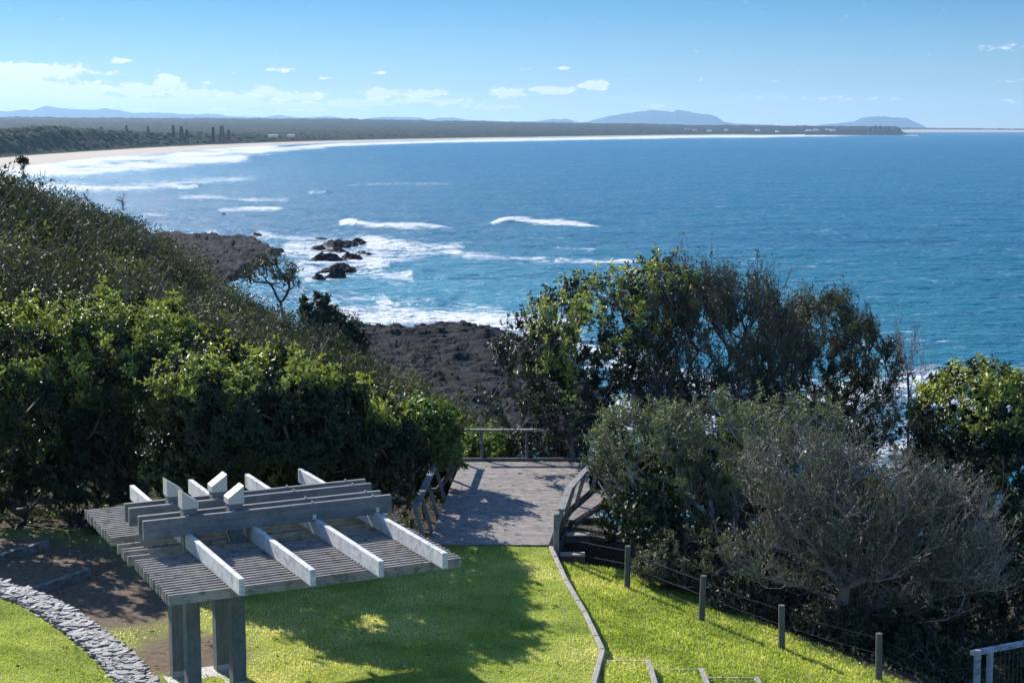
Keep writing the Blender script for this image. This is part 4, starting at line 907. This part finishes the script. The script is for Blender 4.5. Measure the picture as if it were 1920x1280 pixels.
tree('broadleaf_tree', 'round crowned broad leaved tree at the right edge of the photo', 'tree', [(1835, 800, 48, 115, 108, 2.8), (1905, 830, 48, 110, 100, 2.6), (1860, 910, 47, 140, 120, 2.4), (1790, 870, 48, 70, 80, 2.)], gb(1830, 1100, 47), 11, None, n=620, leaf='glossy', nl=46000, bark='bark', tw='browntwig', ros=True, top=.82, tl=.45, ll=.16, wr=.42, spread=.6, ntw=5, sub=2, low=-.6)
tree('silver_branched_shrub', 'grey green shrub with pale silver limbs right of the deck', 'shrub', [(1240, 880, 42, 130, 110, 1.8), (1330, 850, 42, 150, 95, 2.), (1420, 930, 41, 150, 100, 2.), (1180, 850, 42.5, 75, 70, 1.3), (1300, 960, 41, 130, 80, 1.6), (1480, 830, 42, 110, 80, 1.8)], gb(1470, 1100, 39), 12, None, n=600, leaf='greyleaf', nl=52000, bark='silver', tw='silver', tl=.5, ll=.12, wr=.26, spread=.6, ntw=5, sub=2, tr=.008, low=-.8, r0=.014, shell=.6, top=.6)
tree('leaning_tree', 'leaning red brown trunk carrying a dead grey twiggy crown', 'tree', [(1640, 945, 37, 140, 90, 1.8), (1760, 990, 36.5, 120, 80, 1.6), (1560, 980, 37, 130, 100, 1.6), (1500, 900, 38, 120, 80, 1.6), (1820, 1060, 36, 75, 60, 1.2), (1680, 1040, 36.5, 130, 60, 1.2), (1470, 1060, 36.8, 110, 70, 1.), (1700, 1110, 36.6, 130, 60, 1.)], gb(1605, 1240, 35.6), 13, None, n=800, leaf='greyleaf', nl=30000, bark='redbark', tw='twig', tl=.62, ll=.11, wr=.28, spread=.5, twig_up=.65, ntw=7, sub=3, tr=.007, low=-.8, inner=.4, shell=.5, r0=.013, lean=at(1580, 1130, 35.8))
tree('glossy_shrub', 'small glossy shrub in front of the timber steps', 'shrub', [(1205, 965, 40.5, 45, 35, .8), (1235, 1010, 40, 60, 35, .8)], gb(1200, 1030, 40.5), 14, None, n=110, leaf='glossy', nl=6500, bark='bark', ros=True, tl=.3, ll=.13, wr=.5, tbias=.12)
tree('low_shrub', 'leafy shrub spilling behind the second fence post', 'shrub', [(1330, 1060, 38.5, 110, 60, 1.), (1420, 1100, 38, 110, 60, 1.), (1250, 1060, 39, 60, 40, .8)], gb(1350, 1130, 38.8), 15, None, n=260, leaf='greyleaf', nl=15000, bark='bark', tw='twig', tl=.35, ll=.12, wr=.34, low=-.6)
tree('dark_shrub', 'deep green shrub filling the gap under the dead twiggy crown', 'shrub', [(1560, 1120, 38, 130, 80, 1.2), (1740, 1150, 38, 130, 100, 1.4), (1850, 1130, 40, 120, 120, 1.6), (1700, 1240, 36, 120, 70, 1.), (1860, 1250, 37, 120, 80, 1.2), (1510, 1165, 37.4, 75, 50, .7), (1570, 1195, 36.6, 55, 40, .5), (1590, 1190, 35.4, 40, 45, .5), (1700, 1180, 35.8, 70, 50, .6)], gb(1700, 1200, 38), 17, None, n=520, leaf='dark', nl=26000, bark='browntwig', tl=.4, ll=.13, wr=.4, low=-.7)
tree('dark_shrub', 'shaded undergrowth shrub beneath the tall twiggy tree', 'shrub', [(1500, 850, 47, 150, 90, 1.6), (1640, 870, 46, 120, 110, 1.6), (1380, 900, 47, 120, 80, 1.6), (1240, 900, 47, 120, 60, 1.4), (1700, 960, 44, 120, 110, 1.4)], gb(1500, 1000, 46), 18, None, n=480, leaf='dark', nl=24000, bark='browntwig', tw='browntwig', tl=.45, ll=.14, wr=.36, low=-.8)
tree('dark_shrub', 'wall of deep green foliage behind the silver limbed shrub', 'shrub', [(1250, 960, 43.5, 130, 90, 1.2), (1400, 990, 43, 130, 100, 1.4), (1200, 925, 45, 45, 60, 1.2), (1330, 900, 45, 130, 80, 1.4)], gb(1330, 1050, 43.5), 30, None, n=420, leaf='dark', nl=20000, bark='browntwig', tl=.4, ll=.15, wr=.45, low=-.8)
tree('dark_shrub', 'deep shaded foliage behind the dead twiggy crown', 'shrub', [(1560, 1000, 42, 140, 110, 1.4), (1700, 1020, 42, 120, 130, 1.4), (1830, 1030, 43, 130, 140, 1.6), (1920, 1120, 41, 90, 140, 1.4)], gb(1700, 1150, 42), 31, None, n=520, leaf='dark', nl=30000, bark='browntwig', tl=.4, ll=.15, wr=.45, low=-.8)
for i_, (px, py, r, w, h, lb) in enumerate(((1245, 1075, 38.2, 50, 30, 'low trailing shrub between the two leftmost fence posts'), (1385, 1128, 36.9, 55, 34, 'low trailing shrub between the second and third fence posts'), (1545, 1178, 35.7, 60, 40, 'low trailing shrub against the wire at the foot of the leaning tree'), (1720, 1240, 34.8, 60, 45, 'low trailing shrub right of the last fence post'))):
    tree('trailing_shrub', lb, 'shrub', [(px, py, r, w, h, .5), (px + w, py + 12, r - .3, w * .6, h * .7, .4)], tuple(at(px, py + h, r)), 60 + i_, 'low shrubs spilling against the wire fence', n=110, leaf=['greyleaf', 'glossy', 'olive', 'glossy'][i_], nl=6500, bark='bark', tw='twig', tl=.28, ll=.09, wr=.4, low=-.5)
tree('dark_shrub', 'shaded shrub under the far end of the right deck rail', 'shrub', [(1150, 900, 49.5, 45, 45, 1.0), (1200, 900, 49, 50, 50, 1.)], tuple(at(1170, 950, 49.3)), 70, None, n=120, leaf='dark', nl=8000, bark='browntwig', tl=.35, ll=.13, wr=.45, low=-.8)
# ---- features of the hill
tree('wind_bent_tree', 'small open crowned tree against the surf on the far slope', 'tree', [(508, 512, 150, 48, 24, 2.6), (530, 530, 150, 28, 16, 2.)], tuple(at(530, 592, 150)), 20, None, n=90, leaf='olive', nl=2000, bark='browntwig', tl=.9, ll=.24, wr=.5, r0=.03, tr=.02, spread=.6, tmax=.13, lean=at(526, 565, 150))
tree('vine_draped_tree', 'dark hooked mass of vines over a tree at the crest of the far slope', 'tree', [(590, 578, 140, 30, 18, 2), (610, 610, 140, 36, 34, 2.2), (640, 650, 138, 45, 45, 2.4)], tuple(at(585, 660, 139)), 21, None, n=170, leaf='dark', nl=9000, bark='silver', tw='browntwig', tl=.6, ll=.36, wr=.55, r0=.03, tr=.02, low=-.9, lean=at(572, 600, 139))
tree('round_topped_tree', 'tiny round topped tree on thin stems at the far left skyline', 'tree', [(41, 304, 175, 8, 6.5, .8)], tuple(at(45, 330, 175)), 22, None, n=40, leaf='dark', nl=800, bark='browntwig', tl=.3, ll=.26, wr=.4, r0=.012, tr=.012, tmax=.07, lean=at(43, 318, 175))
tree('bare_tree', 'leafless wispy tree on the skyline of the far slope', 'tree', [(650, 606, 148, 22, 16, 1.5)], tuple(at(655, 636, 148)), 23, None, n=40, leaf='olive', nl=260, bark='browntwig', tw='twig', tl=.8, r0=.03, tr=.02, ll=.3)
tree('dead_tree', 'thin dead tree poking from the left skyline of the far slope', 'tree', [(226, 374, 167, 9, 12, 1)], tuple(at(232, 395, 167)), 24, None, n=12, bark='browntwig', tw='twig', tl=.9, r0=.03, tr=.02)
# ---- scrub over the hillside: wind pruned cushions, too many to count
rg = np.random.default_rng(5); N = 4300
az_ = np.radians(rg.uniform(-22, 2.5, N)); rn_ = np.exp(rg.uniform(math.log(52), math.log(182), N)); x = rn_ * np.tan(az_); y = rn_
ok = (x < -2.6 + (y - 52) * .02 + (y > 62) * 2.5 + (y > 90) * 3.5); x = x[ok]; y = y[ok]; zc = ground(x, y); ok = zc > SEA + 2.5; x, y, zc = x[ok], y[ok], zc[ok]; N = len(x)
ty = vnoise(x / 9, y / 9, 88) * .6 + rg.random(N) * .4; rad = (.8 + 2.3 * rg.random(N) ** 1.6) * (1 + .2 * (ty > .6)); hh = rad * (.6 + .5 * rg.random(N))
nl = 420; kx = np.repeat(np.arange(N), nl); u = nrm(rg.normal(size=(N * nl, 3))); u[:, 2] = np.abs(u[:, 2]); q = .72 + .28 * rg.random(N * nl) ** .5
lump = 1 + .25 * np.sin(u[:, 0] * 6 + kx) * np.cos(u[:, 1] * 7 + kx * 2)
P = np.c_[x[kx] + u[:, 0] * rad[kx] * q * lump, y[kx] + u[:, 1] * rad[kx] * q * lump, zc[kx] + .15 + u[:, 2] * hh[kx] * q * lump]
D = nrm(u + rg.normal(size=u.shape) * .8 + [0, 0, .3]); size = (.13 + y[kx] * .0011) * (.6 + .8 * rg.random(N * nl)) ; brown = ty[kx]
tint = np.clip(-.05 + .95 * brown + .22 * (rg.random(N * nl) - .4) + .3 * (u[:, 2] > .75) * (vnoise(x / 5, y / 5, 93)[kx] > .55), 0, 1)  # cushion tops lightened in patches: sunlit highlights put into the leaf colour
tag(leaves('coastal_scrub', P, D, size, .5, tint, M['scrub'], None, rg, face=u, fk=1.6), 'low wind pruned coastal scrub covering the headland slope', 'scrub', kind='stuff')
# dead and bare twigs standing out of the scrub
kx = rg.choice(N, 900); n_ = 9; kk = np.repeat(kx, n_); P0 = np.c_[x[kk] + rg.normal(size=len(kk)) * .6, y[kk] + rg.normal(size=len(kk)) * .6, zc[kk] + hh[kk] * .4]
D = nrm(rg.normal(size=P0.shape) * .45 + [.25, 0, 1.]); L = hh[kk] * (.6 + .7 * rg.random(len(kk))); w_ = .007 + y[kk] * .00007
tag(segs('scrub_twigs', P0, P0 + D * L[:, None], w_, w_ * .5, M['twig'], None, 3), 'bare grey twigs standing out of the hillside scrub', 'twigs', kind='stuff')

# ------------------------------------------------------------------ ground cover, litter, grass
rg = np.random.default_rng(9)
def inside(x, y):
    px, py = px_of(x, y, 0.); return (px > -60) & (px < 1980) & (py < 1430)
N = 390000; y = 25. + rg.random(N) * 15.5; x = rg.uniform(-.36, .36, N) * y; keep = inside(x, y)
ex = edge_x(y); dd = x - ex; fd = dd - 1.9 - (40.1 - y) * .62; wd = poly_d(x, y, wallc); dr = dirt_at(x, y)
keep &= (fd < .25 * rg.normal(size=N)) & (np.abs(wd) > .42) & (dr < .55 * rg.random(N) + .15) & ~((y > 40.2) & (x > -2.2)) & (np.abs(dd - .02) > .07)
keep &= ~((y > 38.6 + rg.normal(size=N) * .6) & (x < -3.2)); x = x[keep]; y = y[keep]; z = ground(x, y); N = len(x)
m, k, b, o = new_mat('grass_blade'); t_ = attr(k, 'tint'); c = k.ramp(t_, [(0, (.13, .18, .03)), (.35, (.30, .38, .06)), (.65, (.50, .52, .14)), (.85, (.62, .56, .26)), (1, (.80, .70, .44))]); k.put(b.inputs['Base Color'], c); b.inputs['Roughness'].default_value = .6
tr = k.n('ShaderNodeBsdfTranslucent'); k.put(tr.inputs[0], k.mix(1., c, (1.6, 1.6, .8, 1), 'MULTIPLY')); mx = k.n('ShaderNodeMixShader'); mx.inputs[0].default_value = .45
m.node_tree.links.new(b.outputs[0], mx.inputs[1]); m.node_tree.links.new(tr.outputs[0], mx.inputs[2]); m.node_tree.links.new(mx.outputs[0], o.inputs[0]); M['blade'] = m
D = nrm(rg.normal(size=(N, 3)) * .6 + [0, 0, 1.]); dry = fbm(x * .45, y * .45, 4, 71)
lush = sstep(x - edge_x(y), 0, .4)[...]
tint = np.clip(.10 + rg.random(N) * .6 + (dry - .5) * 1.9 * (1 - .5 * lush) + (fbm(x * 2.2, y * 2.2, 3, 72) - .5) * .7 + .15 * (1 - lush) - .10 * ((poly_d(x, y, wallc) < 0) & (x < -4)), 0, 1)
tag(leaves('grass', np.c_[x, y, z - .005], D, (.035 + .03 * rg.random(N)) * (1 + .5 * lush), .22, tint, M['blade'], None, rg, fold=0), 'short green and straw coloured lawn grass', 'grass', kind='stuff')
m, k, b, o = new_mat('dry_leaf'); k.put(b.inputs['Base Color'], k.ramp(attr(k, 'tint'), [(0, (.10, .07, .04)), (.5, (.30, .22, .14)), (1, (.62, .54, .42))])); b.inputs['Roughness'].default_value = .6; M['litter'] = m
N = 9000; y = 28 + rg.random(N) * 23; x = rg.uniform(-.32, .32, N) * y; dd = x - edge_x(y); fd = dd - 1.9 - (40.1 - y) * .62
ondeck = (y > 40.3) & (y < 50.5) & (x > LX_(y)) & (x < RX_(y)); wildz = (fd > 0) | ((y > 38.5) & (x < -3))
keep = (wildz & ~ondeck) | ((rg.random(N) < .22) & (y < 40.2)) | (ondeck & (rg.random(N) < .18) & (x < 0)); keep &= inside(x, y) & (np.abs(poly_d(x, y, wallc)) > .4)
x, y, od = x[keep], y[keep], ondeck[keep]; N = len(x); z = np.where(od, .052, ground(x, y) + .035); D = nrm(rg.normal(size=(N, 3)) * [1, 1, .25])
tag(leaves('leaf_litter', np.c_[x, y, z], D, .05 + .06 * rg.random(N), .45, rg.random(N), M['litter'], None, rg), 'fallen dry leaves scattered over lawn and scrub edge', 'leaf litter', kind='stuff')
N = 16000; y = 33 + rg.random(N) * 20; x = rg.uniform(-.34, .34, N) * y; dd = x - edge_x(y); fd = dd - 1.9 - (40.1 - y) * .62; keep = ((fd > .25) & (y < 41)) | ((y > 41.2) & ((x > RX_(np.minimum(y, 50)) + 1.4) | (x < LX_(np.minimum(y, 50)) - .5))); keep &= rg.random(N) < .25 + .75 * vnoise(x * 1.3, y * 1.3, 12)
x, y = x[keep], y[keep]; kx = np.repeat(np.arange(len(x)), 4); z = ground(x, y); D = nrm(rg.normal(size=(len(kx), 3)) + [0, 0, .6])
tag(leaves('ground_cover', np.c_[x[kx] + rg.normal(size=len(kx)) * .06, y[kx] + rg.normal(size=len(kx)) * .06, z[kx] + rg.random(len(kx)) * .22], D, .07 + .06 * rg.random(len(kx)), .5, rg.random(len(kx)), M['olive'], None, rg), 'low leafy ground cover beyond the wire fence', 'ground cover', kind='stuff')

# ------------------------------------------------------------------ the air
m = bpy.data.materials.new('sea_air'); m.use_nodes = True; m.node_tree.nodes.clear(); k = NT(m.node_tree)
o = k.n('ShaderNodeOutputMaterial'); v = k.n('ShaderNodeVolumePrincipled'); v.inputs['Color'].default_value = (.44, .72, 1.0, 1); v.inputs['Density'].default_value = 3.3e-5; v.inputs['Anisotropy'].default_value = .3
m.node_tree.links.new(v.outputs[0], o.inputs['Volume'])
b_ = MB(); b_.box(-40000, 40000, -300, 38500, SEA - 8, 520); tag(b_.build('haze', m), kind='stuff')
